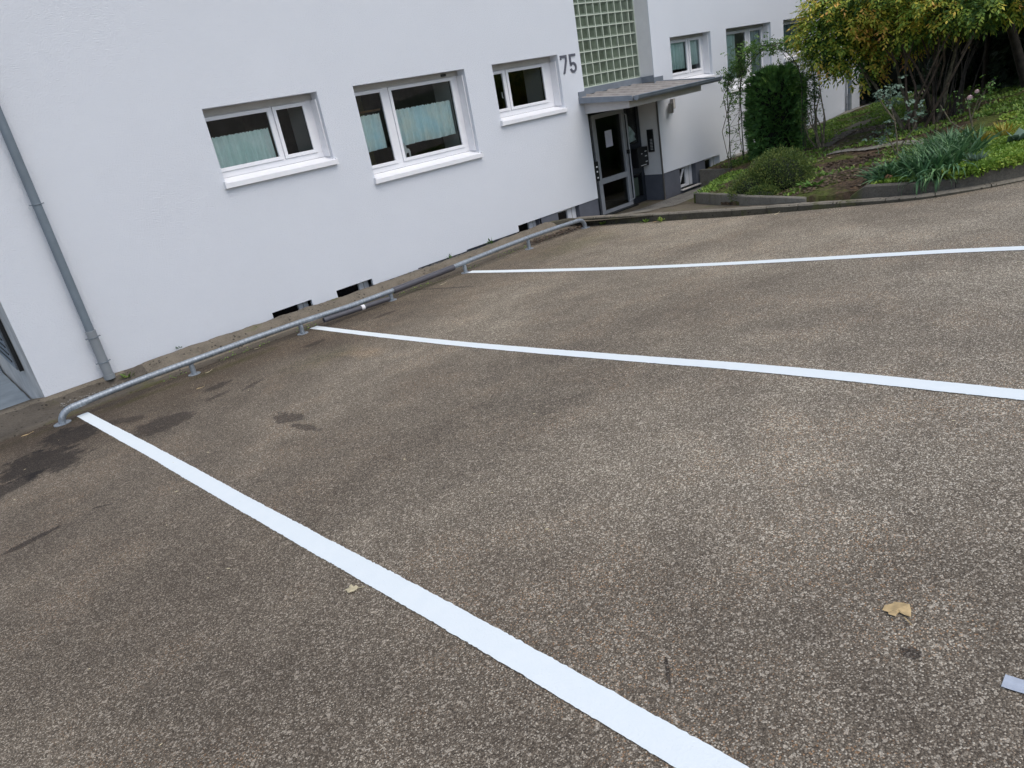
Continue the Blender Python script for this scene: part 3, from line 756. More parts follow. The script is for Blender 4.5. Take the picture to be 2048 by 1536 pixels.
for i in range(len(cols)-1):
    xl, xr = max(cols[i]+.0075, gx0+.02), min(cols[i+1]-.0075, gx1-.02)
    if xr-xl < .03: continue
    for j in range(nrow):
        zl, zr = gz0+j*pitch+.0075, gz0+(j+1)*pitch-.0075
        a, b_, y0, y1 = .007, .022, GY+.004, GY+.020
        o4 = [(xl,y0,zl),(xr,y0,zl),(xr,y0,zr),(xl,y0,zr)]
        i4 = [(xl+a,y0+.001,zl+a),(xr-a,y0+.001,zl+a),(xr-a,y0+.001,zr-a),(xl+a,y0+.001,zr-a)]
        c4 = [(xl+b_,y1,zl+b_),(xr-b_,y1,zl+b_),(xr-b_,y1,zr-b_),(xl+b_,y1,zr-b_)]
        blocks.append((j, o4, i4, c4))
def add_block(m, o4, i4, c4):
    n0 = len(m.v); m.v += o4+i4+c4
    for k in range(4):
        k2 = (k+1) % 4
        m.f.append((n0+k, n0+k2, n0+4+k2, n0+4+k)); m.m.append(0); m.f.append((n0+4+k, n0+4+k2, n0+8+k2, n0+8+k)); m.m.append(0)
    m.f.append((n0+8, n0+9, n0+10, n0+11)); m.m.append(1)
gp = mort.build('glass_block_panel', MAT['mortar'], B); rest = MB()
for j, o4, i4, c4 in blocks:
    if j < 8:
        m = MB(); add_block(m, o4, i4, c4); m.build('glass_block', [MAT['blockrim'], MAT['blockcore']], gp)
    else: add_block(rest, o4, i4, c4)
tag(rest.build('glass_block', [MAT['blockrim'], MAT['blockcore']], gp), kind='stuff')

# canopy
mb = MB()
mb.prism([(9.24,-.92,-.50),(9.24,.42,-.50),(9.24,.42,-.25),(9.24,0,-.27),(9.24,-.92,-.385)], (1.96,0,0))
can = mb.build('canopy', MAT['beam'], B, bevel=.004)
m = MB()                                             # ribbed roof sheet
def rz(y): return -.225+(y-.28)*.105
ribs = [9.22+.33*i for i in range(7)]
prof = [(9.14, 0)]
for r_ in ribs: prof += [(r_-.045, 0), (r_-.022, .026), (r_+.022, .026), (r_+.045, 0)]
prof.append((11.40, 0))
for (xa_, za_), (xb_, zb_) in zip(prof[:-1], prof[1:]):
    for ya, yb in ((-1.06, -.001), (-.001, .28)):
        if yb > 0:
            xa2, xb2 = max(xa_, 9.30), min(xb_, 11.16)
            if xb2 <= xa2: continue
        else: xa2, xb2 = xa_, xb_
        m.quad((xa2,ya,rz(ya)+za_),(xb2,ya,rz(ya)+zb_),(xb2,yb,rz(yb)+zb_),(xa2,yb,rz(yb)+za_))
for (xa_, za_), (xb_, zb_) in zip(prof[:-1], prof[1:]): m.quad((xa_,-1.06,rz(-1.06)-.03),(xb_,-1.06,rz(-1.06)-.03),(xb_,-1.06,rz(-1.06)+zb_),(xa_,-1.06,rz(-1.06)+za_))
m.build('roof_sheet', MAT['roofsheet'], can)
m = MB()                                             # left and right fascia boards
for x in (9.125, 11.39): m.prism([(x,-1.07,-.398),(x,0,-.325),(x,0,-.235),(x,-1.07,-.325)], (.018,0,0))
m.box(9.128, 11.40, -1.075, -1.062, -.40, -.345)
m.build('fascia', MAT['zinc'], can)
m = MB()                                             # half-round gutter
pr = [(-1.078,-.335)]+[(-1.135+.052*math.cos(a), -.352+.052*math.sin(a)*1.0) for a in np.linspace(0, -math.pi, 9)]+[(-1.188,-.338)]
for (ya, za), (yb, zb) in zip(pr[:-1], pr[1:]): m.quad((9.15,ya,za),(11.43,ya,za),(11.43,yb,zb),(9.15,yb,zb))
m.tube([(9.15,-1.19,-.336),(11.43,-1.19,-.336)], .009, 6)
for x in (9.15, 11.43): m.poly([(x, a, b) for a, b in pr])
for x in np.arange(9.5, 11.4, .5): m.box(x-.012, x+.012, -1.19, -1.07, -.338, -.334)
m.build('gutter', MAT['zinc'], can)
m = MB()                                             # lead/zinc flashing
m.box(9.30, 11.15, .262, .275, -.215, -.118); m.box(11.138, 11.15, .0, .262, -.225, -.120); m.box(11.138, 11.40, -.018, -.003, -.262, -.158)
m.box(9.13, 9.30, -.018, -.003, -.245, -.150); m.box(9.29, 9.302, -.003, .262, -.23, -.13); m.box(9.30, 11.15, .272, .298, -.122, -.114)
m.build('flashing', MAT['zinc'], can)

# entrance door and side panel
DY = .42; zf = -2.315
m = MB(); m.box(9.295, 11.166, DY+.02, DY+.10, -.60, -.50); m.box(9.295, 9.82, DY+.02, DY+.10, zf, -.60)
m.box(10.74, 10.80, DY+.01, DY+.09, zf, -.60); m.box(11.09, 11.166, DY+.01, DY+.09, zf, -.60)
m.box(10.80, 11.09, DY+.01, DY+.09, -1.77, -1.22); m.box(10.80, 11.09, DY+.01, DY+.09, zf, -2.21)
door = m.build('entrance_door', MAT['anthracite'], B, bevel=.003)
m = MB()
m.box(9.83, 9.925, DY-.015, DY+.04, zf+.02, -.57); m.box(10.635, 10.72, DY-.015, DY+.04, zf+.02, -.57)
m.box(9.925, 10.635, DY-.015, DY+.04, -.645, -.57); m.box(9.925, 10.635, DY-.015, DY+.04, -1.76, -1.665); m.box(9.925, 10.635, DY-.015, DY+.04, zf+.02, -2.235)
m.build('door_leaf', MAT['alu'], door, bevel=.004)
for q in ((9.92,10.64,-1.67,-.64), (9.92,10.64,-2.24,-1.755), (10.795,11.095,-1.225,-.595), (10.795,11.095,-2.215,-1.765)):
    g = MB(); g.quad((q[0],DY+.03,q[2]),(q[1],DY+.03,q[2]),(q[1],DY+.03,q[3]),(q[0],DY+.03,q[3])); g.build('pane', MAT['glass'], door)
m = MB(); m.tube([(10.69,DY-.015,-.66),(10.69,DY-.075,-.68),(10.69,DY-.08,-.8),(10.69,DY-.08,-2.12),(10.69,DY-.075,-2.17),(10.66,DY-.03,-2.20),(10.60,DY-.016,-2.21)], .013, 8)
m.build('pull_handle', MAT['alu'], door, smooth=True)
m = MB(); m.box(10.675, 10.70, DY-.09, DY-.02, -1.36, -1.29); m.build('lock', MAT['black'], door)
m = MB(); m.box(9.80, 10.76, DY-.10, DY+.02, zf-.002, zf+.016); m.build('threshold', MAT['black'], door)
m = MB(); m.box(10.82, 11.07, .52, .54, -2.2, -1.86); m.build('inner_panel', MAT['greygreenpanel'], door)
m = MB(); m.box(9.9, 11.1, 1.6, 1.62, zf, -1.75); m.build('stair_panel', MAT['roomgreen'], door)

m = MB(); m.box(11.140, 11.165, .135, .268, -1.425, -1.025)
ic = m.build('intercom_panel', MAT['black'], B, bevel=.003)
for k in range(8):
    q = MB(); q.box(11.134, 11.140, .155, .205, -1.385+k*.026, -1.377+k*.026); q.build('button', MAT['whitetag'], ic)
m = MB(); m.box(10.84, 11.14, .28, .42, -1.655, -1.31); mbx = m.build('mailbox', MAT['black'], B, bevel=.005)
for k, (x, z, w_) in enumerate(((11.07,-1.39,.055),(11.07,-1.475,.055),(11.08,-1.575,.06),(10.95,-1.42,.03))):
    q = MB(); q.box(x-w_/2, x+w_/2, .274, .281, z-.008, z+.008); q.build('name_label', MAT['whitetag'], mbx)
q = MB(); q.box(10.90, 11.06, .274, .281, -1.632, -1.622); q.build('name_label', MAT['whitetag'], mbx)
m = MB(); m.box(9.296, 9.44, .03, .34, -1.61, -1.285); mb2 = m.build('mailbox', MAT['black'], B, bevel=.005)
for z in (-1.37, -1.45, -1.55):
    q = MB(); q.box(9.375, 9.405, .022, .031, z-.012, z+.012); q.build('name_label', MAT['whitetag'], mb2)

# wall lamp: two offset square tubes
m = MB(); m.box(11.535, 11.605, -.085, -.02, -.75, -.58); m.box(11.445, 11.515, -.105, -.04, -.815, -.645); m.box(11.50, 11.55, -.05, -.002, -.72, -.67)
lamp = m.build('wall_lamp', MAT['steel'], B, bevel=.003)
m = MB(); m.box(11.548, 11.592, -.0865, -.0855, -.74, -.59); m.build('lamp_glass', MAT['passage'], lamp)

# house number 75, thin raised digits
num = MB()
def bar(pts, y=-.012): num.prism([(x, y, z) for x, z in pts], (0, .012, 0))
bar([(8.822,.421),(8.972,.421),(8.972,.385),(8.822,.385)]); bar([(8.822,.385),(8.848,.385),(8.848,.360),(8.822,.360)])
bar([(8.935,.385),(8.972,.385),(8.968,.335),(8.893,.152),(8.857,.152),(8.928,.335)])
n7 = num.build('house_digit', MAT['number'], B); num = MB()
bar([(9.028,.423),(9.176,.423),(9.176,.388),(9.062,.388),(9.062,.423-.14),(9.028,.423-.14)])
th = .034; cx, cz, rx, rzv = 9.097, .228, .079, .078
arc = np.radians(np.linspace(150, -165, 22)); top5 = []
for a in range(len(arc)-1):
    a0, a1 = arc[a], arc[a+1]
    bar([(cx+rx*math.cos(a0), cz+rzv*math.sin(a0)), (cx+rx*math.cos(a1), cz+rzv*math.sin(a1)), (cx+(rx-th)*math.cos(a1), cz+(rzv-th)*math.sin(a1)), (cx+(rx-th)*math.cos(a0), cz+(rzv-th)*math.sin(a0))])
num.build('house_digit', MAT['number'], B)

# downpipes
def downpipe(x, zb, ztop, sleeve, clamps):
    m = MB(); m.tube([(x,-.085,sleeve-.05),(x,-.085,ztop)], .041, 20, cap=False); r_ = m.build('downpipe', MAT['pipepaint'], B, smooth=True)
    m = MB(); m.tube([(x,-.085,zb+.03),(x,-.085,sleeve),(x,-.085,sleeve+.002)], [.049,.049,.042], 20); m.build('pipe_sleeve', MAT['pipesleeve'], r_, smooth=True)
    m = MB(); m.tube([(x,-.085,zb),(x,-.085,zb+.05)], .056, 20); m.build('pipe_socket', MAT['pipesleeve'], r_, smooth=True)
    for z in clamps:
        R0 = .043 if z > sleeve else .051
        m = MB(); m.tube([(x+(R0+.002)*math.cos(a), -.085+(R0+.002)*math.sin(a), z) for a in np.linspace(0, 2*math.pi, 24)], .0045, 6)
        for s_ in (-1, 1): m.tube([(x+s_*R0,-.085,z),(x+s_*(R0+.02),-.085,z)], .006, 6); m.tube([(x+s_*(R0+.016),-.10,z),(x+s_*(R0+.016),-.065,z)], .005, 6)
        m.tube([(x,-.04,z),(x,0,z)], .005, 6)
        m.build('pipe_clamp', MAT['pipepaint'], r_, smooth=True)
downpipe(1.283, -1.985, 6.3, -1.454, (-.164,-1.525,-1.796,1.2))
downpipe(18.81, -1.86, 6.3, -1.423, (-1.49,-1.663))

# passage on the left: floor boards, open slatted door, stained reveal
m = MB()
m.quad((.683,.0,-2.7),(.683,10,-2.7),(.683,10,6.4),(.683,.0,6.4))
m.build('side_wall', MAT['passage'], B)
deck = empty('side_steps', (.0,1.5,-2.3), 'grey painted boards of the steps beside the building corner at the left edge', 'steps')
for k, (ya, yb) in enumerate(((.30,.86),(.87,1.42),(1.43,2.0),(2.01,2.7),(2.71,3.4),(3.41,4.0))):
    m = MB(); m.box(-1.88, .50 if k == 0 else .66, ya, yb, -2.36-.02*k, -2.235-.02*k); m.build('floor_board', MAT['boards'], deck, bevel=.006)
m = MB(); m.box(-2.2, .66, 4.0, 4.2, -2.7, .5); tag(m.build('garden_wall', MAT['boards'], loc=(-.8,4.1,-2.6)), 'blue-grey wall behind the steps at the left frame edge', 'wall')
m = MB(); m.quad((-12,.28,-2.45),(.68,.28,-2.45),(.68,12,-2.45),(-12,12,-2.45)); tag(m.build('side_yard', MAT['gutterstrip']), kind='structure')
m = MB(); m.box(.640, .678, .78, .92, -1.80, .3); gd = m.build('passage_door', MAT['black'], B)
m = MB(); m.box(.630, .664, .93, 2.6, -1.80, .3); m.build('door_panel', MAT['zinc'], gd)
for k in range(9):
    q = MB(); q.box(.622, .631, 1.0, 2.5, -1.72+k*.085, -1.70+k*.085); q.build('slat', MAT['black'], gd)

# things resting on the building
pn = MB(); pn.quad((10.18,DY+.024,-1.16),(10.37,DY+.024,-1.16),(10.37,DY+.024,-.88),(10.18,DY+.024,-.88)); pn.box(10.18,10.37,DY+.0245,DY+.0255,-1.16,-.88)
o = tag(pn.build('paper_notice', MAT['paper'], loc=(10.275,DY+.024,-1.02)), 'white sheet of paper taped inside the entrance door glass', 'notice')
m = MB()
for k in range(6): m.box(10.21, 10.33-(k%3)*.02, DY+.0225, DY+.0235, -.93-k*.02, -.927-k*.02)
m.build('printed_lines', MAT['shutter'], o)
m = MB()
base = [(10.83,-1.20),(10.84,-1.08),(10.87,-1.0),(10.90,-.90),(10.94,-.93),(11.02,-1.0),(11.05,-1.06),(11.04,-1.12),(11.07,-1.17)]
n0 = len(m.v); cen = (10.95,DY+.06,-1.06); m.v.append(cen)
for i, (x, z) in enumerate(base): m.v.append((x, DY+.045+.012*(i % 2), z))
for i in range(len(base)): m.f.append((n0, n0+1+i, n0+1+(i+1) % len(base))); m.m.append(0)
tag(m.build('plastic_bag', MAT['bag'], loc=(10.95,DY+.05,-1.2)), 'pale crumpled plastic bag behind the dark side panel glass', 'bag')
# white animal cut-out standing on the inner window sill, little pot plants
m = MB()
deer = [(0,0),(.02,.0),(.03,.06),(.07,.065),(.075,0),(.095,0),(.10,.08),(.085,.115),(.05,.125),(.045,.16),(.06,.19),(.035,.185),(.02,.205),(.005,.185),(-.03,.195),(-.01,.165),(-.015,.145),(.005,.12),(.0,.07)]
m.prism([(5.76+x, .235, -.545+z) for x, z in deer], (0,.008,0))
tag(m.build('sill_ornament', MAT['whitetag'], loc=(5.81,.24,-.545)), 'pale animal-shaped cut-out behind the glass of the middle curtained window', 'ornament')

# ------------------------------------------------------------------ rail with base plates, loose plastic tubes
RY = -.83
rail = empty('bumper_rail', (4.3, RY, -2.06), 'low galvanised steel pipe rail running along the foot of the white wall', 'rail')
pz_ = [(.86,-1.935),(1.05,-1.926),(1.5,-1.916),(1.93,-1.916),(2.56,-1.914),(3.16,-1.921),(3.8,-1.945),(4.4,-1.945),(5.0,-1.938),(5.6,-1.92),(6.2,-1.905),(6.81,-1.896),(7.4,-1.902),(7.82,-1.912)]
path = []
for a in np.linspace(0, 1, 8):
    th_ = math.radians(90*(1-a)); path.append((.655+.13*(1-math.sin(th_))*1.0 if False else .655+.13*(1-math.cos(math.radians(90*a))), RY, -1.94-.0+.115*(math.sin(math.radians(90*a))-1)))
path = [(.655,RY,-2.064)]+path[:-1]+[(.80,RY,-1.9385),(.9,RY,-1.934)]+[(x,RY,z) for x, z in pz_[1:]]
e0 = path[-1]
for a in np.linspace(.15, 1, 7): path.append((7.86+.13*math.sin(math.radians(90*a)), RY, -1.914-.12*(1-math.cos(math.radians(90*a)))))
path.append((7.99,RY,-2.062))
m = MB(); m.tube(path, .0305, 16); m.build('pipe', MAT['galv'], rail, smooth=True)
for x in (.655, 7.995):
    m = MB(); m.tube([(x-.0,RY,g1(RY)-.002),(x,RY,g1(RY)+.008)], .075, 20)
    m.build('base_plate', MAT['galv'], rail)
for x, rt in ((1.90,-1.945),(3.15,-1.95),(4.38,-1.975),(5.58,-1.95),(6.78,-1.925)):
    m = MB(); m.tube([(x,RY,g1(RY)),(x,RY,rt)], .026, 12); p_ = m.build('post', MAT['galv'], rail, smooth=True)
    m = MB(); m.tube([(x,RY,g1(RY)-.002),(x,RY,g1(RY)+.007)], .062, 18); m.build('base_plate', MAT['galv'], p_)
def ftube(a, b, r, sag, label):
    m = MB(); pth = []
    for t in np.linspace(0, 1, 14): q = Vector(a).lerp(Vector(b), t); q.z -= sag*math.sin(math.pi*t); pth.append(q)
    m.tube(pth, r, 16, cap=False); m.tube(pth, r-.004, 16, cap=False)
    o = m.build('plastic_tube', MAT['foam'], smooth=True, loc=Vector(a).lerp(Vector(b), .5)); return tag(o, label, 'tube')
o = ftube((3.40,-.915,-1.972),(4.30,-.905,-2.005), .030, .0, 'loose dark grey plastic tube with a white sticker hanging below the rail')
m = MB(); m.tube([(3.90,-.91,-1.9895),(3.945,-.91,-1.991)], .0312, 16, cap=False); m.build('sticker', MAT['whitetag'], o)
ftube((4.43,-.832,-1.948),(5.40,-.832,-1.932), .040, .0, 'dark grey plastic sleeve wrapped around the middle of the rail')

# ------------------------------------------------------------------ foliage helpers
def leaves(name, Pc, axis, side, L, W, mat, parent=None, fold=.25, loc=None, ratio=.45):
    """one pointed folded leaf per row of Pc (base), axis = direction of length, side = width direction"""
    n_ = len(Pc); L = np.broadcast_to(L, n_)[:, None]; W = np.broadcast_to(W, n_)[:, None]
    nrm = np.cross(axis, side)
    a = Pc; b = Pc+axis*L*ratio+side*W*.5+nrm*W*fold*.5; c = Pc+axis*L; d = Pc+axis*L*ratio-side*W*.5+nrm*W*fold*.5
    V = np.stack([a, b, c, d], 1).reshape(-1, 3)
    i0 = np.arange(n_)*4
    F = np.stack([np.stack([i0, i0+1, i0+2], 1), np.stack([i0, i0+2, i0+3], 1)], 1).reshape(-1, 3)
    return raw_mesh(name, V, F, mat, parent, loc)
def raw_mesh(name, V, F, mat, parent=None, loc=None):
    me = bpy.data.meshes.new(name)
    if loc is not None: V = V-np.array(loc)
    me.vertices.add(len(V)); me.vertices.foreach_set('co', V.astype(np.float32).ravel())
    k = F.shape[1]
    me.loops.add(F.size); me.loops.foreach_set('vertex_index', F.astype(np.int32).ravel())
    me.polygons.add(len(F)); me.polygons.foreach_set('loop_start', np.arange(0, F.size, k, dtype=np.int32))
    me.polygons.foreach_set('loop_total', np.full(len(F), k, dtype=np.int32))
    me.update(calc_edges=True); me.validate()
    me.materials.append(mat)
    o = bpy.data.objects.new(name, me); C.objects.link(o)
    if parent is not None: o.parent = parent; o.location = -world_loc(parent)
    elif loc is not None: o.location = loc
    return o
def unit(v): return v/np.maximum(np.linalg.norm(v, axis=-1, keepdims=True), 1e-9)
def frame_from(axis):
    r_ = rng.normal(size=axis.shape); side = unit(np.cross(axis, r_)); return side
def flat_side(axis, tilt=.5):
    up = np.tile([0, 0, 1.], (len(axis), 1))+rng.normal(0, tilt, axis.shape); return unit(np.cross(axis, up))

G = dict(
  shrub=leafmat('autumn_shrub_leaves', [(0,(0.059,0.126,0.025)),(.30,(0.144,0.254,0.043)),(.50,(0.338,0.423,0.059)),(.66,(0.607,0.540,0.076)),(.82,(0.760,0.439,0.101)),(1,(0.607,0.254,0.135))], nscale=1.3, mixn=.6),
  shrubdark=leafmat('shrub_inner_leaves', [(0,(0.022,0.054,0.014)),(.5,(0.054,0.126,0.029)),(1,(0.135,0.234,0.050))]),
  thuja=leafmat('thuja_sprays', [(0,(0.031,0.082,0.027)),(.5,(0.078,0.186,0.047)),(.85,(0.166,0.313,0.070)),(1,(0.313,0.451,0.097))], nscale=4, trans=.12),
  yew=leafmat('dark_hedge_sprays', [(0,(.006,.016,.008)),(.6,(.020,.042,.018)),(1,(.06,.09,.04))], nscale=2.5, trans=.08),
  greentree=leafmat('green_tree_leaves', [(0,(0.024,0.064,0.016)),(.6,(0.064,0.136,0.029)),(1,(0.144,0.224,0.048))], nscale=1.2),
  heather=leafmat('heather_twigs', [(0,(0.031,0.062,0.016)),(.45,(0.076,0.123,0.027)),(.8,(0.165,0.207,0.044)),(1,(0.303,0.290,0.082))], nscale=7, mixn=.35, trans=.1),
  iris=leafmat('iris_blades', [(0,(0.039,0.098,0.046)),(.5,(0.091,0.195,0.085)),(.85,(0.189,0.325,0.130)),(1,(0.390,0.494,0.195))], nscale=3, mixn=.4, trans=.15, rough=.4),
  cover=leafmat('ground_cover', [(0,(0.078,0.155,0.023)),(.5,(0.186,0.310,0.039)),(.85,(0.327,0.420,0.062)),(1,(0.497,0.420,0.093))], nscale=3),
  grass=leafmat('weeds', [(0,(0.056,0.113,0.023)),(.5,(0.158,0.270,0.045)),(.85,(0.292,0.405,0.068)),(1,(0.494,0.450,0.113))], nscale=2),
  rosegreen=leafmat('climbing_rose_leaves', [(0,(0.026,0.072,0.018)),(.5,(0.072,0.156,0.033)),(.85,(0.169,0.299,0.052)),(1,(0.286,0.429,0.078))], nscale=3),
  greygreen=leafmat('greygreen_leaves', [(0,(0.084,0.140,0.098)),(.6,(0.154,0.224,0.161)),(1,(0.238,0.308,0.224))], trans=.15),
  yellow=leafmat('yellow_leaves', [(0,(.20,.19,.03)),(.5,(.42,.34,.06)),(1,(.55,.42,.12))]),
  litter=leafmat('leaf_litter', [(0,(0.031,0.019,0.013)),(.5,(0.081,0.053,0.035)),(.85,(0.175,0.125,0.081)),(1,(0.475,0.375,0.237))], trans=.05, mixn=.2),
  dandelion=leafmat('dandelion_leaves', [(0,(.05,.12,.02)),(1,(.12,.24,.04))]),
  petal=simple('rose_petal', (.82,.62,.62), .6, var=.08, scale=40),
  dryleaf=simple('dry_leaf', (.50,.36,.18), .7, var=.16, scale=30, bumps=.4, bscale=80),
  dryleaf2=simple('pale_dry_leaf', (.55,.47,.30), .7, var=.1, scale=30),
)

def stems(mb, base, tips, r0, r1, bend=.25, nseg=6, seg=6):
    for t in tips:
        b_ = Vector(base)+Vector((random.gauss(0,.03), random.gauss(0,.03), 0)); t = Vector(t); off = Vector((random.gauss(0,bend*.4), random.gauss(0,bend*.4), 0))
        pts = []; rs = []
        for i in range(nseg+1):
            u = i/nseg; q = b_.lerp(t, u)+off*math.sin(math.pi*u)+Vector((random.gauss(0,.008),random.gauss(0,.008),0)); q.z += .0
            pts.append(q); rs.append(r0*(1-u)+r1*u)
        mb.tube(pts, rs, seg)

def compound(centers, dirs, nl, rl, L, W):
    """pinnate leaves: returns bases, axes, sides for leaflets"""
    Pb, Ax, Sd, LL = [], [], [], []
    side = flat_side(dirs, .35)
    for k in range(nl):
        u = (k+1)/nl; s = 1 if k % 2 == 0 else -1
        pos = centers+dirs*rl*u+np.array([0, 0, -1.])*(rl*.25*u*u)
        ax = unit(dirs*.55+side*s*(.85 if k < nl-1 else .0)+np.array([0, 0, -.35])+rng.normal(0, .12, dirs.shape))
        Pb.append(pos); Ax.append(ax); Sd.append(unit(np.cross(ax, np.cross(side, dirs)+rng.normal(0, .25, dirs.shape))))
        LL.append(L*rng.uniform(.75, 1.2, len(centers)))
    return np.concatenate(Pb), np.concatenate(Ax), np.concatenate(Sd), np.concatenate(LL)

# big autumn shrub -----------------------------------------------------------
SB = np.array([12.35,-4.05,gg(12.35,-4.05)])
shrub = empty('autumn_shrub', SB, 'tall many-stemmed shrub with green, yellow and orange leaves beside the building corner', 'shrub')
lobes = [((12.9,-4.0,.50),(1.7,1.3,.50),1.0), ((12.3,-2.85,.10),(.75,.55,.55),.9), ((12.35,-3.1,-.42),(.45,.30,.32),.42), ((13.0,-3.6,.05),(1.1,.8,.5),.7),
         ((12.6,-4.9,.30),(.9,.9,.42),.75), ((12.4,-4.3,.05),(.7,.8,.28),.6), ((12.0,-3.2,.45),(.7,.7,.4),.8), ((13.2,-2.9,.40),(.8,.5,.40),.7), ((12.2,-2.75,-.25),(.4,.3,.35),.4), ((12.5,-3.6,-.10),(.8,.7,.22),.5), ((12.1,-4.7,.05),(.7,.8,.26),.5), ((12.5,-5.3,.15),(.7,.6,.35),.5), ((11.9,-2.75,.05),(.45,.35,.4),.6)]
cen, dr, inner_c, inner_d = [], [], [], []
for (c_, r_, wgt) in lobes:
    k = int(520*wgt*(r_[0]*r_[1]*r_[2])**(1/3)*1.6); d = unit(rng.normal(size=(k, 3))); u = rng.uniform(.72, 1.06, (k, 1))
    lump = 1+.16*np.sin(d[:, :1]*5+c_[0])*np.cos(d[:, 1:2]*6+c_[1])
    cen.append(np.array(c_)+d*np.array(r_)*u*lump); dd = unit(d*np.array([1,1,.5])+rng.normal(0, .35, (k, 3))+np.array([0,0,-.1])); dr.append(dd)
    k2 = k//2; d = unit(rng.normal(size=(k2, 3))); inner_c.append(np.array(c_)+d*np.array(r_)*rng.uniform(.2, .75, (k2, 1))); inner_d.append(unit(d+rng.normal(0, .5, (k2, 3))))
cen = np.concatenate(cen); dr = np.concatenate(dr)
a, b_, c_, l_ = compound(cen, dr, 7, .18, .074, .035)
leaves('crown', a, b_, c_, l_, l_*.42, G['shrub'], shrub)
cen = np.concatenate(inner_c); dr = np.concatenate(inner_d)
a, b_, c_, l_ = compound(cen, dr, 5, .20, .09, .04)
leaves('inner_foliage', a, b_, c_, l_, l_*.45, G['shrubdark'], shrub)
tips = [(12.25,-2.9,-.3),(12.0,-3.3,.2),(12.5,-3.1,.3),(12.6,-3.6,.4),(12.8,-3.9,.6),(12.9,-4.3,.6),(12.5,-4.6,.3),(12.3,-4.9,.2),(12.7,-5.2,.4),(13.2,-4.2,.6),(12.1,-3.8,.1),(12.2,-4.2,.2),(13.3,-3.6,.4),(12.0,-4.6,.0),(12.9,-4.9,.5),(13.4,-3.0,.5)]
for i, t in enumerate(tips):
    if i in (3, 8, 12, 14): continue
    m = MB(); b0 = (12.2+.28*math.sin(i*2.4), -4.05+.22*math.cos(i*2.4), gg(12.2,-4.05)-.03); stems(m, b0, [t], .021 if i % 3 else .032, .008, .25)
    for q in range(2): stems(m, tuple(Vector(b0).lerp(Vector(t), .55)), [tuple(Vector(t)+Vector((random.uniform(-.4,.4),random.uniform(-.4,.4),random.uniform(-.1,.3))))], .012, .005, .1, 4, 5)
    m.build('stem', MAT['bark'] if i % 3 else MAT['barkgrey'], shrub, smooth=True)
m = MB()
for k in range(26):
    an = k*.7; b0 = (12.55+.2*math.cos(an), -4.25+.2*math.sin(an), gg(12.5,-4.2)); stems(m, b0, [(12.6+.45*math.cos(an), -4.25+.45*math.sin(an), -.35+random.uniform(-.3,.4))], .012, .004, .2, 5, 5)
m.build('twigs', MAT['darkbark'], shrub)

# clipped dark hedge behind, evergreen and green trees on the right ----------
def sprays(c_, r_, k, L, W, nfan=5, box=False, up=.35):
    if box == 'round':
        d = unit(rng.normal(size=(k, 3))); p = d/((np.abs(d)**5).sum(1, keepdims=True))**.2; p *= rng.uniform(.84, 1.06, (k, 1))*(1+.06*np.sin(d[:, :1]*9)*np.cos(d[:, 2:]*8)); p[:, 2] += .05*np.sin(p[:, 1]*9)*(p[:, 2] > .5)
    elif box:
        f = rng.integers(0, 5, k); p = rng.uniform(-1, 1, (k, 3)); 
        for ax_, s_, idn in ((0,-1,0),(0,1,1),(1,-1,2),(1,1,3),(2,1,4)): p[f == idn, ax_] = s_
        d = np.zeros((k, 3)); 
        for ax_, s_, idn in ((0,-1,0),(0,1,1),(1,-1,2),(1,1,3),(2,1,4)): d[f == idn, ax_] = s_
        p *= rng.uniform(.86, 1.05, (k, 1))
    else:
        d = unit(rng.normal(size=(k, 3))); p = d*rng.uniform(.75, 1.05, (k, 1))*(1+.15*np.sin(d[:, :1]*6)*np.cos(d[:, 2:]*5))
    pos = np.array(c_)+p*np.array(r_)
    Pb, Ax, Sd = [], [], []
    base = unit(d+np.array([0, 0, up])+rng.normal(0, .35, (k, 3))); sd_ = frame_from(base)
    for q in range(nfan):
        an = (q-(nfan-1)/2)*.33
        ax = unit(base*math.cos(an)+sd_*math.sin(an)+rng.normal(0, .06, (k, 3))); Pb.append(pos); Ax.append(ax); Sd.append(unit(np.cross(ax, np.cross(base, sd_))))
    Pb = np.concatenate(Pb); Ax = np.concatenate(Ax); Sd = np.concatenate(Sd); Ls = L*rng.uniform(.6, 1.2, len(Pb))
    return Pb, Ax, Sd, Ls, Ls*W
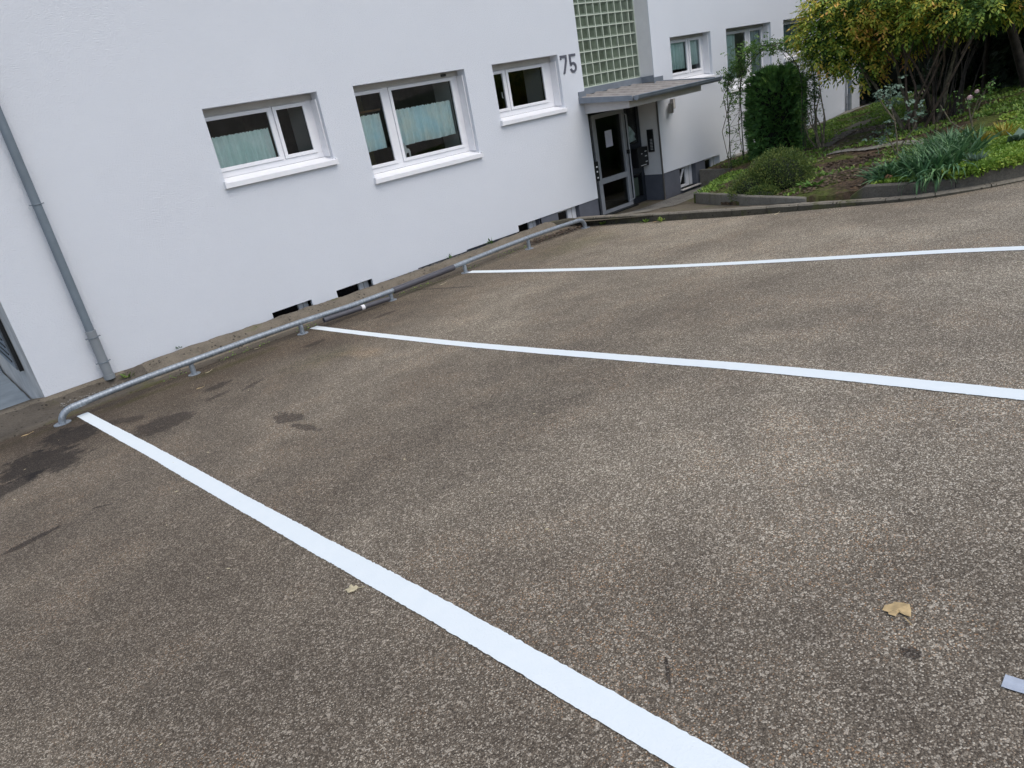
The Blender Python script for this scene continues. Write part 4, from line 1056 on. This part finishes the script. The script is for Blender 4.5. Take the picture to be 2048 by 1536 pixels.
def evergreen(name, label, cat, c_, r_, k, L, W, mat, box, core=True, trunk=None, up=.35, group=None):
    gz0_ = gg(c_[0], min(c_[1], 0))
    e = empty(name, (c_[0], c_[1], gz0_), label, cat, group)
    a, b_, s_, l_, w_ = sprays(c_, r_, k, L, W, 5, box, up); leaves('foliage', a, b_, s_, l_, w_, mat, e)
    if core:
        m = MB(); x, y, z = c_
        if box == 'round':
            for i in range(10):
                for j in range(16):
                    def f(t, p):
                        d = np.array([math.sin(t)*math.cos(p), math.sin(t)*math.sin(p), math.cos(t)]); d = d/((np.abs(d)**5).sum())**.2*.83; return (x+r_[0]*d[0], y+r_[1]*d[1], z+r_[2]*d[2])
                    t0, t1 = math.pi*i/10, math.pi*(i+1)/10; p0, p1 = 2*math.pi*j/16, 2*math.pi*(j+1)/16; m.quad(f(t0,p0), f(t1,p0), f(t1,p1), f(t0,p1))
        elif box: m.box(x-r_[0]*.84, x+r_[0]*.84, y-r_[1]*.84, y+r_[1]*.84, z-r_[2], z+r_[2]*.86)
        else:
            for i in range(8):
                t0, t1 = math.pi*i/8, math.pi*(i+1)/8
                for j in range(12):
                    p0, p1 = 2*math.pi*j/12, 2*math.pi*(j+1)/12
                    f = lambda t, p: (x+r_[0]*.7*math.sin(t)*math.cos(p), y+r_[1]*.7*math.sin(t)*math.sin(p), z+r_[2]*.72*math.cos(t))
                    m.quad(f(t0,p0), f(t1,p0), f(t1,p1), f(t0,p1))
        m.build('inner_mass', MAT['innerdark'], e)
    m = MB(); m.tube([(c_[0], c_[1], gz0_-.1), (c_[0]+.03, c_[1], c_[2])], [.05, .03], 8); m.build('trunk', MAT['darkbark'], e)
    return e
MAT['innerdark'] = simple('foliage_core', (.006,.010,.005), 1, var=.3, scale=9)  # near-black solid core filling the inside of the foliage
evergreen('thuja_hedge', 'square dark green thuja column standing inside the rose arch', 'hedge', (12.72,-1.42,-1.22), (.29,.43,.76), 4800, .10, .20, G['thuja'], 'round')
zc = lambda x, y, h: gg(x, y)+h
evergreen('dark_hedge', 'tall black-green hedge directly behind the building corner', 'hedge', (21.1,-1.0,.2), (1.1,1.3,2.1), 2600, .22, .28, G['yew'], True, group='dark evergreens at the back of the garden')
evergreen('dark_hedge', 'tall black-green hedge in deep shade behind the shrub stems', 'hedge', (17.3,-4.0,.3), (1.0,1.3,2.1), 3200, .20, .28, G['yew'], True, group='dark evergreens at the back of the garden')
evergreen('dark_hedge', 'rounded dark evergreen with drooping sprays left of the right-hand trunk', 'hedge', (15.3,-5.0,-.35), (.95,.85,1.25), 4200, .15, .25, G['yew'], False, group='dark evergreens at the back of the garden', up=-.3)
evergreen('garden_tree', 'bluish dark conifer foliage showing above the orange shrub leaves', 'tree', (15.2,-4.0,.75), (1.3,1.1,1.1), 3600, .17, .2, G['thuja'], False)
evergreen('garden_tree', 'mid-green leafy tree at the upper right frame edge', 'tree', (16.3,-6.6,.6), (1.3,1.3,1.9), 3800, .14, .45, G['greentree'], False)
T = empty('garden_tree', (14.2,-4.85,gg(14.2,-4.85)), 'slender dark tree trunk leaning left at the right frame edge', 'tree')
m = MB(); m.tube([(14.25,-4.90,-1.40),(14.2,-4.78,-1.0),(14.1,-4.65,-.5),(14.0,-4.5,0),(13.9,-4.4,.6),(13.8,-4.4,1.3)], [.085,.07,.062,.055,.05,.04], 10); m.build('trunk', MAT['darkbark'], T, smooth=True)
a, b_, c_, l_ = compound(np.array((13.7,-4.9,.45))+rng.normal(0, 1, (520, 3))*np.array([.55,.5,.28]), unit(rng.normal(size=(520, 3))), 7, .2, .10, .04)
leaves('crown', a, b_, c_, l_, l_*.42, G['shrub'], T)

# rose arch ------------------------------------------------------------------
A = empty('rose_arch', (12.45,-1.5,gg(12.45,-1.5)), 'thin dark metal garden arch overgrown with a climbing rose', 'garden arch')
def hoop(x, ya, yb, ztop_leg, ztop):
    pts = [(x, ya, gg(x, ya)-.05), (x, ya, -1.3), (x, ya, ztop_leg)]
    for a in np.linspace(160, 20, 9): pts.append((x, (ya+yb)/2+(yb-ya)/2*-math.cos(math.radians(a))*-1*-1 if False else (ya+yb)/2-(ya-yb)/2*-math.cos(math.radians(180-a))*-1, ztop_leg+(ztop-ztop_leg)*math.sin(math.radians(a))))
    pts += [(x, yb, ztop_leg), (x, yb, -1.3), (x, yb, gg(x, yb)-.05)]
    return pts
hoops = []
for x in (12.18, 12.62):
    pts = [(x,-.80,gg(x,-.8)-.05),(x,-.80,-1.3)]+[(x, -1.5+.70*math.cos(math.radians(a)), -.72+.74*math.sin(math.radians(a))) for a in np.linspace(0, 180, 15)]+[(x,-2.2,-1.3),(x,-2.2,gg(x,-2.2)-.05)]
    hoops.append(pts); m = MB(); m.tube(pts, .0075, 6); m.build('hoop', MAT['greenmetal'], A, smooth=True)
m = MB()
for ys_ in (-.80, -2.2):
    for z in np.arange(-1.8, -.7, .28):
        m.tube([(12.18,ys_,z),(12.62,ys_,z+.0)], .004, 5); m.tube([(12.18,ys_,z),(12.62,ys_,z+.26)], .0035, 5)
for k in range(2, 16, 2): m.tube([hoops[0][k], hoops[1][k]], .004, 5)
m.build('crossbars', MAT['greenmetal'], A)
R = empty('climbing_rose', (12.4,-.85,gg(12.4,-.85)), 'climbing rose with small green leaves winding up and over the metal arch', 'climbing plant')
m = MB()
def along(path, t):
    i = min(int(t*(len(path)-1)), len(path)-2); u = t*(len(path)-1)-i; return np.array(path[i])*(1-u)+np.array(path[i+1])*u
for k in range(7):
    pth = [Vector(along(hoops[k % 2], t))+Vector((random.gauss(0,.05),random.gauss(0,.05),0)) for t in np.linspace(.0 if k < 4 else .55, .62 if k < 4 else 1.0, 12)]
    m.tube(pth, .006, 5)
m.build('cane', MAT['barkgrey'], R)
cc, dd = [], []
for k in range(820):
    t = random.random()**.9
    if .62 < t < .80 and random.random() < .5: continue
    h = hoops[0 if random.random() < .6 else 1]; p_ = along(h, t); s = .07 if t > .3 and t < .5 else .055
    cc.append(p_+rng.normal(0, s, 3)); dd.append(unit(rng.normal(size=3)+np.array([0,0,.1])))
for c_, r_, k in (((12.25,-.78,-.38),(.10,.10,.12),60), ((12.3,-1.15,.02),(.10,.22,.06),45), ((12.4,-.95,-.25),(.12,.18,.13),60), ((12.3,-2.3,-.75),(.10,.10,.22),90), ((12.1,-2.25,-1.0),(.08,.08,.15),50), ((12.1,-1.0,-.80),(.08,.12,.12),50)):
    q = rng.normal(0, 1, (k, 3))*np.array(r_)*.7+np.array(c_); cc += list(q); dd += list(unit(rng.normal(size=(k, 3))))
a, b_, c_, l_ = compound(np.array(cc), np.array(dd), 5, .075, .042, .02)
leaves('foliage', a, b_, c_, l_, l_*.55, G['rosegreen'], R)
# woody rose at the right foot of the arch
S = empty('rose_bush', (12.1,-2.55,gg(12.1,-2.55)), 'bare woody rose stems leaning against the right leg of the arch', 'shrub')
m = MB()
for k in range(9): stems(m, (12.0,-2.62,gg(12.0,-2.62)-.02), [(12.15+random.gauss(0,.1), -2.38+random.gauss(0,.09), -.95+random.uniform(-.2,.3))], .016, .004, .15, 6, 5)
m.build('stem', MAT['barkgrey'], S, smooth=True)
a = np.array((12.15,-2.38,-1.0))+rng.normal(0, 1, (120, 3))*np.array([.1,.09,.2]); leaves('foliage', a, unit(rng.normal(size=(120,3))), frame_from(unit(rng.normal(size=(120,3)))), .045, .025, G['rosegreen'], S)

# grey-green rose, pink rose
def roseplant(name, base, canes, leafpts, mat, label, L=.05, flowers=()):
    e = empty(name, base, label, 'rose'); m = MB()
    for c_ in canes: m.tube([Vector(p_) for p_ in c_], [.011*(1-i/(len(c_)+1)) for i in range(len(c_))], 6)
    m.build('stem', MAT['barkgrey'], e, smooth=True)
    cc, dd = [], []
    for c_, r_, k in leafpts: cc += list(np.array(c_)+rng.normal(0, 1, (k, 3))*r_); dd += list(unit(rng.normal(size=(k, 3))*np.array([1,1,.5])))
    a, b_, s_, l_ = compound(np.array(cc), np.array(dd), 3, .05, L, .03); leaves('foliage', a, b_, s_, l_, l_*.72, mat, e, ratio=.5)
    for f in flowers:
        m = MB()
        for k in range(26):
            an = k*2.4; rr = f[3]*(.25+.75*k/26); z = f[3]*(.7-.8*k/26)
            q = Vector((f[0]+rr*math.cos(an)*.7, f[1]+rr*math.sin(an)*.7, f[2]+z)); t = Vector((-math.sin(an), math.cos(an), 0)); o_ = Vector((math.cos(an), math.sin(an), .6)).normalized()
            m.poly([q-t*f[3]*.35, q+o_*f[3]*.25-t*f[3]*.3+Vector((0,0,f[3]*.3)), q+o_*f[3]*.4+Vector((0,0,f[3]*.35)), q+o_*f[3]*.25+t*f[3]*.3+Vector((0,0,f[3]*.3)), q+t*f[3]*.35])
        m.build('flower', G['petal'], e)
    return e
roseplant('rose_bush', (9.84,-4.61,gg(9.84,-4.61)),
    [[(9.84,-4.61,-1.6),(9.95,-4.55,-1.35),(10.0,-4.5,-1.15),(10.05,-4.42,-.95),(10.1,-4.40,-.75)], [(10.0,-4.5,-1.15),(10.02,-4.35,-.95),(10.0,-4.25,-.78)], [(9.84,-4.61,-1.6),(9.95,-4.50,-1.45),(10.0,-4.40,-1.3)], [(9.9,-4.58,-1.5),(9.95,-4.75,-1.25),(9.97,-4.82,-1.02)]],
    [((10.08,-4.42,-.80),.085,46), ((10.0,-4.27,-.80),.03,7), ((9.97,-4.80,-1.08),.075,22), ((10.0,-4.45,-1.22),.05,12), ((9.98,-4.32,-1.32),.06,14)], G['greygreen'], 'leggy rose with grey-green leaves standing in front of the many-stemmed shrub', .052)
roseplant('rose_bush', (10.75,-5.17,gg(10.75,-5.17)),
    [[(10.75,-5.17,-1.5),(10.75,-5.14,-1.3),(10.8,-5.18,-1.1),(10.85,-5.3,-.9)], [(10.75,-5.14,-1.35),(10.75,-5.10,-1.15),(10.76,-5.05,-1.05)], [(10.72,-5.17,-1.5),(10.6,-4.95,-1.3),(10.6,-4.82,-1.08)], [(10.8,-5.18,-1.2),(10.82,-5.25,-1.0)]],
    [((10.8,-5.24,-1.05),.08,26), ((10.85,-5.3,-.92),.05,12), ((10.75,-5.08,-1.12),.06,16), ((10.6,-4.84,-1.1),.02,4), ((10.68,-4.95,-1.0),.04,6)], G['rosegreen'], 'small rose bush with one white and one pink bloom in front of the dark evergreen', .034,
    [(10.78,-5.10,-1.07,.042),(10.79,-5.17,-1.0,.032)])

# heather bush hanging over the planter edge
H = empty('heather_bush', (9.0,-3.25,gg(9.0,-3.25)), 'low rounded dark green heather bush hanging over the planter edge', 'bush')
Pb, Ax, Sd, Ls = [], [], [], []
for c_, r_, k in (((9.0,-3.46,-1.66),(.46,.44,.42),14000), ((8.78,-3.28,-1.71),(.36,.40,.28),6000), ((8.45,-3.52,-1.75),(.20,.22,.15),2200)):
    d = unit(rng.normal(size=(k, 3))*np.array([1,1,.8])+np.array([0,0,.25])); lump = 1+.07*np.sin(d[:, :1]*13)*np.cos(d[:, 1:2]*11)
    Pb.append(np.array(c_)+d*np.array(r_)*rng.uniform(.72, 1.0, (k, 1))*lump); Ax.append(unit(d*.8+np.array([0,0,.45])+rng.normal(0, .5, (k, 3)))); Ls.append(rng.uniform(.018, .04, k))
Pb = np.concatenate(Pb); Ax = np.concatenate(Ax); Ls = np.concatenate(Ls)
leaves('foliage', Pb, Ax, frame_from(Ax), Ls, .010+0*Ls, G['heather'], H)
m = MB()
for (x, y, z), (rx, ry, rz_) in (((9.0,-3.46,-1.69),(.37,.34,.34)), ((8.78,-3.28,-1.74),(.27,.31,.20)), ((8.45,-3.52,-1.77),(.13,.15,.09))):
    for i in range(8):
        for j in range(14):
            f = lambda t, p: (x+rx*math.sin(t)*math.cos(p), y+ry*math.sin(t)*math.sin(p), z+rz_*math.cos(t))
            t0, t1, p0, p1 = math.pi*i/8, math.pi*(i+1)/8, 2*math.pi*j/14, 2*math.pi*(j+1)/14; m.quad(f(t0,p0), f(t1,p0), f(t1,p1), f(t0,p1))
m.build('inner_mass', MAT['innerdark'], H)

# iris clumps: arching blades
def blades(name, base_pts, n_each, Lr, Wr, mat, label, cat, droop=1.0, group=None, spread=1.0, lean=(0,0)):
    bx = np.mean([b[0] for b in base_pts]); by = np.mean([b[1] for b in base_pts])
    V, F = [], []; NS = 6
    for (x, y) in base_pts:
        fan = random.uniform(0, math.pi)
        for k in range(n_each):
            L = random.uniform(*Lr); W = random.uniform(*Wr); an = fan+random.choice((0, math.pi))+random.gauss(0, .45)
            tilt = abs(random.gauss(.35, .28))*spread; h = Vector((math.cos(an)+lean[0], math.sin(an)+lean[1], 0)); h.normalize()
            side = Vector((-h.y, h.x, 0))*1.0; side = (side+Vector((random.gauss(0,.3),random.gauss(0,.3),random.gauss(0,.3)))).normalized()
            z0 = gg(x, y)-.01; p_ = Vector((x+random.gauss(0,.015), y+random.gauss(0,.015), z0)); n0 = len(V); th_ = tilt
            for i in range(NS+1):
                u = i/NS; wv = W*(1-u**2.5)*(.75+.5*math.sin(math.pi*min(u*1.3, 1)))*.5
                nn = Vector((h.x*math.cos(th_), h.y*math.cos(th_), -math.sin(th_)))
                V.append(p_-side*wv); V.append(p_+nn*W*.12); V.append(p_+side*wv)
                th_ += droop*random.uniform(.08, .24)*(1+u); p_ = p_+Vector((h.x*math.sin(th_), h.y*math.sin(th_), math.cos(th_)))*(L/NS)
            for i in range(NS):
                q = n0+i*3; F.append((q, q+1, q+4, q+3)); F.append((q+1, q+2, q+5, q+4))
    o = raw_mesh(name, np.array([tuple(v) for v in V]), np.array(F), mat, loc=(bx, by, gg(bx, by)))
    return tag(o, label, cat, group)
pts = lambda cx, cy, sx, sy, k: [(cx+random.gauss(0, sx), cy+random.gauss(0, sy)) for _ in range(k)]
blades('iris_clump', pts(8.42,-5.02,.10,.08,20), 10, (.20,.34), (.014,.024), G['iris'], 'left small clump of blue-green iris blades above the chamfered wall end', 'plant', group='iris clumps on the retaining wall')
blades('iris_clump', pts(8.68,-5.45,.27,.15,90), 9, (.24,.38), (.018,.031), G['iris'], 'large central mass of blue-green iris blades behind the dark retaining wall', 'plant', .6, 'iris clumps on the retaining wall', .75)
blades('iris_clump', pts(8.13,-5.60,.04,.12,11), 8, (.26,.36), (.018,.030), G['iris'], 'front iris clump whose blades droop over the retaining wall', 'plant', 1.7, 'iris clumps on the retaining wall', 1.5, (-1.1, -.5))
blades('iris_clump', pts(9.15,-5.35,.22,.10,26), 9, (.26,.40), (.018,.032), G['iris'], 'rear upright iris blades reaching towards the yellow plant', 'plant', .6, 'iris clumps on the retaining wall', .8)

def rosette(name, c_, k, L, W, mat, label, cat='weed', rise=.35, zoff=0, zfun=None):
    an = rng.uniform(0, 2*math.pi, k); el = rng.uniform(.1, .9, k)*rise*2
    ax = unit(np.stack([np.cos(an), np.sin(an), el], 1)); zz = (zfun or gg)(c_[0], c_[1])+zoff
    Pc = np.tile([c_[0], c_[1], zz], (k, 1))+rng.normal(0, .012, (k, 3))*[1,1,.2]+ax*rng.uniform(0, .03, (k, 1))
    sd_ = unit(np.cross(ax, np.array([0,0,1.])+rng.normal(0, .3, (k, 3))))
    return tag(leaves(name, Pc, ax, sd_, L*rng.uniform(.6, 1.2, k), W, mat, loc=(c_[0], c_[1], zz), ratio=.6), label, cat)
rosette('broadleaf_weed', (8.62,-4.10), 18, .15, .05, G['dandelion'], 'bright green broad-leaved weed right of the heather bush')
rosette('broadleaf_weed', (8.80,-3.92), 12, .11, .045, G['dandelion'], 'small pale green leafy weed touching the heather bush')
rosette('broadleaf_weed', (8.35,-5.92), 60, .13, .022, G['greygreen'], 'grey-green feathery weed at the right end of the iris clump', rise=.9)
rosette('yellow_plant', (9.45,-5.62), 70, .17, .022, G['yellow'], 'yellowing plant behind the right end of the iris clump', 'plant', rise=.8)
rosette('yellow_plant', (9.75,-5.78), 60, .19, .022, G['yellow'], 'second yellow plant, taller and nearer the right frame edge', 'plant', rise=1.0)
rosette('dry_flower_stalks', (10.6,-4.75), 34, .22, .018, G['dryleafm'] if 'dryleafm' in G else G['litter'], 'dried beige flower stalks in front of the shrub stems', 'plant', rise=1.3)
rosette('large_leaf_plant', (9.35,-6.02), 9, .20, .13, G['greygreen'], 'plant with a few large round grey-green leaves at the right frame edge', 'plant', rise=.5)
for k, (x, y, lb) in enumerate(((8.16,-1.05,'green weed at the kerb foot left of the door, nearest the rail end'),(8.07,-1.95,'small weed at the kerb foot in front of the door'),(8.02,-2.25,'thin upright weed at the kerb foot, farthest from the rail'))):
    rosette('kerb_weed', (x-.02, y), 22, .07, .022, G['grass'], lb, rise=.8, zfun=lambda a, b: g1(b))
rosette('wall_weed', (1.45,-.16), 26, .09, .022, G['grass'], 'green weed growing on the coping beside the downpipe foot', rise=.6, zfun=lambda a, b: -2.02)
rosette('wall_weed', (6.72,-.07), 12, .085, .028, G['rosegreen'], 'small weed sprouting from the gap behind the coping', rise=1.6, zfun=lambda a, b: -2.0)
rosette('wall_weed', (5.93,-.07), 8, .05, .022, G['rosegreen'], 'tiny weed behind the coping near the middle rail posts', rise=1.2, zfun=lambda a, b: -1.99)
rosette('wall_weed', (2.05,-.05), 14, .035, .018, G['greygreen'], 'tiny grey weed tuft between coping and wall right of the downpipe', rise=.9, zfun=lambda a, b: -1.945)

# ground cover, weeds and litter that nobody could count ---------------------
def scatter(name, regions, L, W, mat, label_kind='stuff', rise=.5, zoff=0.0, flat=False):
    Pc = []
    for (x0, x1, y0, y1, k, thr) in regions:
        x = rng.uniform(x0, x1, k); y = rng.uniform(y0, y1, k)
        f = np.sin(x*2.7+1.3*y)+np.sin(y*4.1-1.7*x)+.7*np.sin(x*7.1+y*5.3); ok = f > thr
        xb = np.interp(-y, [-b for b in BY], BX); ok &= x > xb+.03; x, y = x[ok], y[ok]
        Pc.append(np.stack([x, y, garden_z(x, y)+zoff], 1))
    Pc = np.concatenate(Pc); k = len(Pc); an = rng.uniform(0, 2*math.pi, k)
    el = rng.uniform(-.05, .1, k) if flat else rng.uniform(.1, 1.4, k)*rise*2
    ax = unit(np.stack([np.cos(an), np.sin(an), el], 1)); sd_ = unit(np.cross(ax, np.array([0,0,1.])+rng.normal(0, .5 if not flat else .25, (k, 3))))
    Ls = L*rng.uniform(.5, 1.3, k)
    return tag(leaves(name, Pc, ax, sd_, Ls, Ls*W, mat), kind='stuff')
scatter('ground_cover', [(8.1,9.6,-6.6,-5.75,11000,-9),(9.3,12.5,-8.2,-5.6,9000,-9),(8.05,8.5,-6.0,-5.0,1800,-9),(9.6,11.5,-5.9,-5.3,2600,-.6)], .045, .55, G['cover'], rise=.5, zoff=.01)
scatter('low_weeds', [(12.3,20,-2.3,-.45,15000,-.5),(9,13,-3.6,-1.2,6500,.1),(9.2,14,-5.4,-3.4,7000,.1),(8.2,9.2,-5.0,-3.8,1600,.2),(11,15,-6.2,-4.2,5000,-.2),(9.85,11.2,-1.9,-1.3,1500,-1.2),(13.5,20,-3.4,-2.2,6000,-.6),(9.0,9.9,-2.7,-1.6,1800,-.6)], .055, .5, G['grass'], rise=.5)
scatter('leaf_litter', [(9,13.5,-4.8,-1.5,8500,-1.2),(8.3,10.5,-5.2,-3.6,4200,-1.5),(10,15,-6,-4,2500,-.5),(12.4,16,-2.6,-.4,1500,-1)], .05, .6, G['litter'], flat=True, zoff=.012)
# spilling edge of the ground cover over the retaining wall
n_ = 3800; s = rng.uniform(0, 1, n_); cx_ = np.interp(s, np.linspace(0, 1, 6), [8.1,8.15,8.35,8.55,9.05,10.0]); cy_ = np.interp(s, np.linspace(0, 1, 6), [-5.75,-6.0,-6.25,-6.5,-7.05,-7.65])
Pc = np.stack([cx_+rng.normal(0, .05, n_), cy_+rng.normal(0, .04, n_), np.interp(s, [0, .3, .6, 1], [-1.53,-1.47,-1.43,-1.36])+rng.uniform(-.02, .07, n_)], 1)
ax = unit(rng.normal(size=(n_, 3))+np.array([-.3,-.2,.4])); tag(leaves('ground_cover_edge', Pc, ax, frame_from(ax), .038, .022, G['cover']), kind='stuff')
# litter heap by the rail end, litter along the coping joint
n_ = 520; x = rng.uniform(7.0, 8.2, n_); y = rng.normal(-.62, .07, n_)+(x-7.6)*-.1
Pc = np.stack([x, y, gz(y)+.012+rng.uniform(0, .012, n_)], 1); Pc[:,2] = np.maximum(Pc[:,2], np.where(Pc[:,1] > -.62, -2.045, -9)); an = rng.uniform(0, 6.28, n_); ax = unit(np.stack([np.cos(an), np.sin(an), rng.uniform(-.1,.4,n_)], 1))
tag(leaves('leaf_litter_heap', Pc, ax, flat_side(ax, .3), .04, .024, G['litter']), kind='stuff')
n_ = 420; x = rng.uniform(1.2, 7.6, n_); y = rng.normal(-.64, .04, n_); f = np.sin(x*3.1)+np.sin(x*7.7+1); x = x[f > -.2]; y = y[f > -.2]; n_ = len(x)
Pc = np.stack([x, y, np.where(y > -.62, -2.045, gz(y)+.008)], 1); an = rng.uniform(0, 6.28, n_); ax = unit(np.stack([np.cos(an), np.sin(an), rng.uniform(0,.8,n_)], 1))
tag(leaves('joint_moss', Pc, ax, flat_side(ax, .4), .022, .014, G['grass']), kind='stuff')
# small pebbles in the passage corner and behind the coping
m = MB()
for k in range(420):
    if k < 130: x, y, z = random.uniform(.40,.64), random.uniform(.22,.55), -2.21
    elif k < 330: x, y, z = random.uniform(4.9,6.9), random.uniform(-.10,-.055), -1.99
    else: x, y, z = random.uniform(.75,1.6), random.uniform(-.36,-.13), -2.045
    r_ = random.uniform(.006,.014); c_ = Vector((x, y, z)); pv = [c_+Vector(d)*r_*random.uniform(.7,1.2) for d in ((1,0,0),(0,1,0),(-1,0,0),(0,-1,0),(0,0,.8),(0,0,-.8))]
    k0 = len(m.v); m.v += [tuple(q) for q in pv]
    for a_, b2, c2 in ((0,1,4),(1,2,4),(2,3,4),(3,0,4),(1,0,5),(2,1,5),(3,2,5),(0,3,5)): m.f.append((k0+a_, k0+b2, k0+c2)); m.m.append(0)
tag(m.build('pebbles', MAT['gravel']), kind='stuff')

# single fallen leaves --------------------------------------------------------
FOLD = [(-.48,.10),(-.30,.30),(-.02,.34),(.10,.42),(.30,.30),(.46,.12),(.40,-.12),(.22,-.46),(.06,-.30),(-.02,-.12),(-.22,-.30),(-.40,-.18),(-.34,-.04)]
LOBES = [(-.06,-.40),(.20,-.34),(.36,-.10),(.20,-.02),(.50,.30),(.28,.36),(.10,.22),(.06,.40),(-.10,.52),(-.16,.26),(-.34,.20),(-.46,-.02),(-.30,-.12),(-.34,-.26)]
LOBES0 = [(0,-.5),(.10,-.22),(.42,-.30),(.30,-.05),(.50,.18),(.26,.16),(.16,.30),(.0,.55),(-.14,.30),(-.30,.20),(-.48,.14),(-.28,-.04),(-.40,-.30),(-.12,-.22)]
def fallen(x, y, size, rot, label, mat='dryleaf', shape=None, curl=.18, stalk=True):
    m = MB(); z = g1(y)+.006; c_ = Vector((x, y, z)); pts_ = shape or LOBES
    m.v.append(tuple(c_+Vector((0,0,curl*size*.25))))
    for i, (u, v) in enumerate(pts_):
        xr = u*math.cos(rot)-v*math.sin(rot); yr = u*math.sin(rot)+v*math.cos(rot); r2 = u*u+v*v
        m.v.append((x+xr*size, y+yr*size, g1(y+yr*size)+.004+curl*size*(.9*abs(u)**1.3 if i % 2 else .1)))
    for i in range(len(pts_)): m.f.append((0, 1+i, 1+(i+1) % len(pts_))); m.m.append(0)
    if stalk and size > .04: m.tube([c_+Vector((math.sin(rot)*size*.45, -math.cos(rot)*size*.45, .003)), c_+Vector((math.sin(rot)*size*.95, -math.cos(rot)*size*.95, .012))], .0016, 5)
    return tag(m.build('fallen_leaf', G[mat], loc=(x, y, z)), label, 'leaf', 'single leaves fallen on the asphalt')
OV = [(0,-.5),(.2,-.2),(.22,.1),(.1,.4),(0,.55),(-.12,.38),(-.22,.1),(-.18,-.2)]
fallen(1.72,-7.69,.082,-.75,'large folded tan maple leaf on the asphalt near the tape strips', shape=FOLD, curl=.16)
fallen(.85,-6.02,.062,.6,'small tan leaf just below the wide foreground line','dryleaf2')
fallen(.36,-.74,.075,1.2,'orange-tan leaf on the asphalt left of the bent rail end', shape=OV)
fallen(1.72,-1.52,.06,.9,'orange-tan narrow leaf beside the dark stains between the first two lines', shape=OV)
fallen(2.63,-.72,.06,.5,'small yellowish leaf on the mossy strip under the rail','dryleaf2', OV)
fallen(1.99,-.98,.055,1.6,'pale leaf lying right of the first rail post from the left','dryleaf2', OV)
fallen(5.05,-1.0,.075,1.4,'pale flat leaf under the grey sleeve of the rail','dryleaf2', OV)
fallen(7.86,-4.02,.085,1.5,'pale green-yellow leaf at the foot of the short kerb stones','dryleaf2', OV)
fallen(8.02,-2.12,.07,.4,'orange leaf at the kerb foot in front of the door')
for x, y, s_, lb in ((2.40,-5.46,.024,'tiny white leaf scrap left of centre between the first two lines'),(.61,-5.29,.022,'tiny pale leaf scrap left of the wide line, lower one'),(.77,-3.96,.030,'small white narrow leaf left of the wide line'),(1.13,-3.48,.028,'small white narrow leaf right of the wide line'),
                 (1.53,-6.44,.020,'tiny beige leaf scrap below the middle of the bay'),(1.68,-5.15,.024,'tiny brown leaf scrap in the middle of the bay'),(.05,-2.66,.026,'tiny white leaf scrap at the left frame edge'),(6.86,-4.66,.026,'tiny white leaf scrap beyond the farthest line'),
                 (.2,-1.96,.022,'tiny pale scrap lying on the big dark stain'),(1.9,-2.3,.02,'tiny pale scrap near the dark stains'),(4.1,-3.0,.022,'tiny pale scrap between second and third line')):
    fallen(x, y, s_, random.uniform(0, 3), lb, 'dryleaf2', OV, .1, False)
m = MB(); x, y = 8.28, -5.10; z = gg(x, y)
m.prism([(x,y-.05,z-.01),(x,y+.05,z-.01),(x,y+.045,z+.035),(x,y+.01,z+.07),(x,y-.04,z+.05)], (.012,0,.004))
tag(m.build('terracotta_shard', MAT['terracotta'], loc=(x, y, z)), 'broken terracotta shard standing on the end of the retaining wall', 'shard')

# pale grit and petals too small and many to count
m = MB()
for k in range(150):
    x = random.uniform(-.5, 7.5); y = -.75-6.9*random.random()**1.2; r_ = random.uniform(.0025, .0065); a = random.uniform(0, 6.28); z = g1(y)+.0045
    m.quad((x-r_*math.cos(a), y-r_*math.sin(a), z), (x+r_*.5*math.sin(a), y-r_*.5*math.cos(a), z+.002), (x+r_*math.cos(a)*1.6, y+r_*math.sin(a)*1.6, z+.001), (x-r_*.5*math.sin(a), y+r_*.5*math.cos(a), z+.002))
tag(m.build('grit', G['dryleaf2']), kind='stuff')
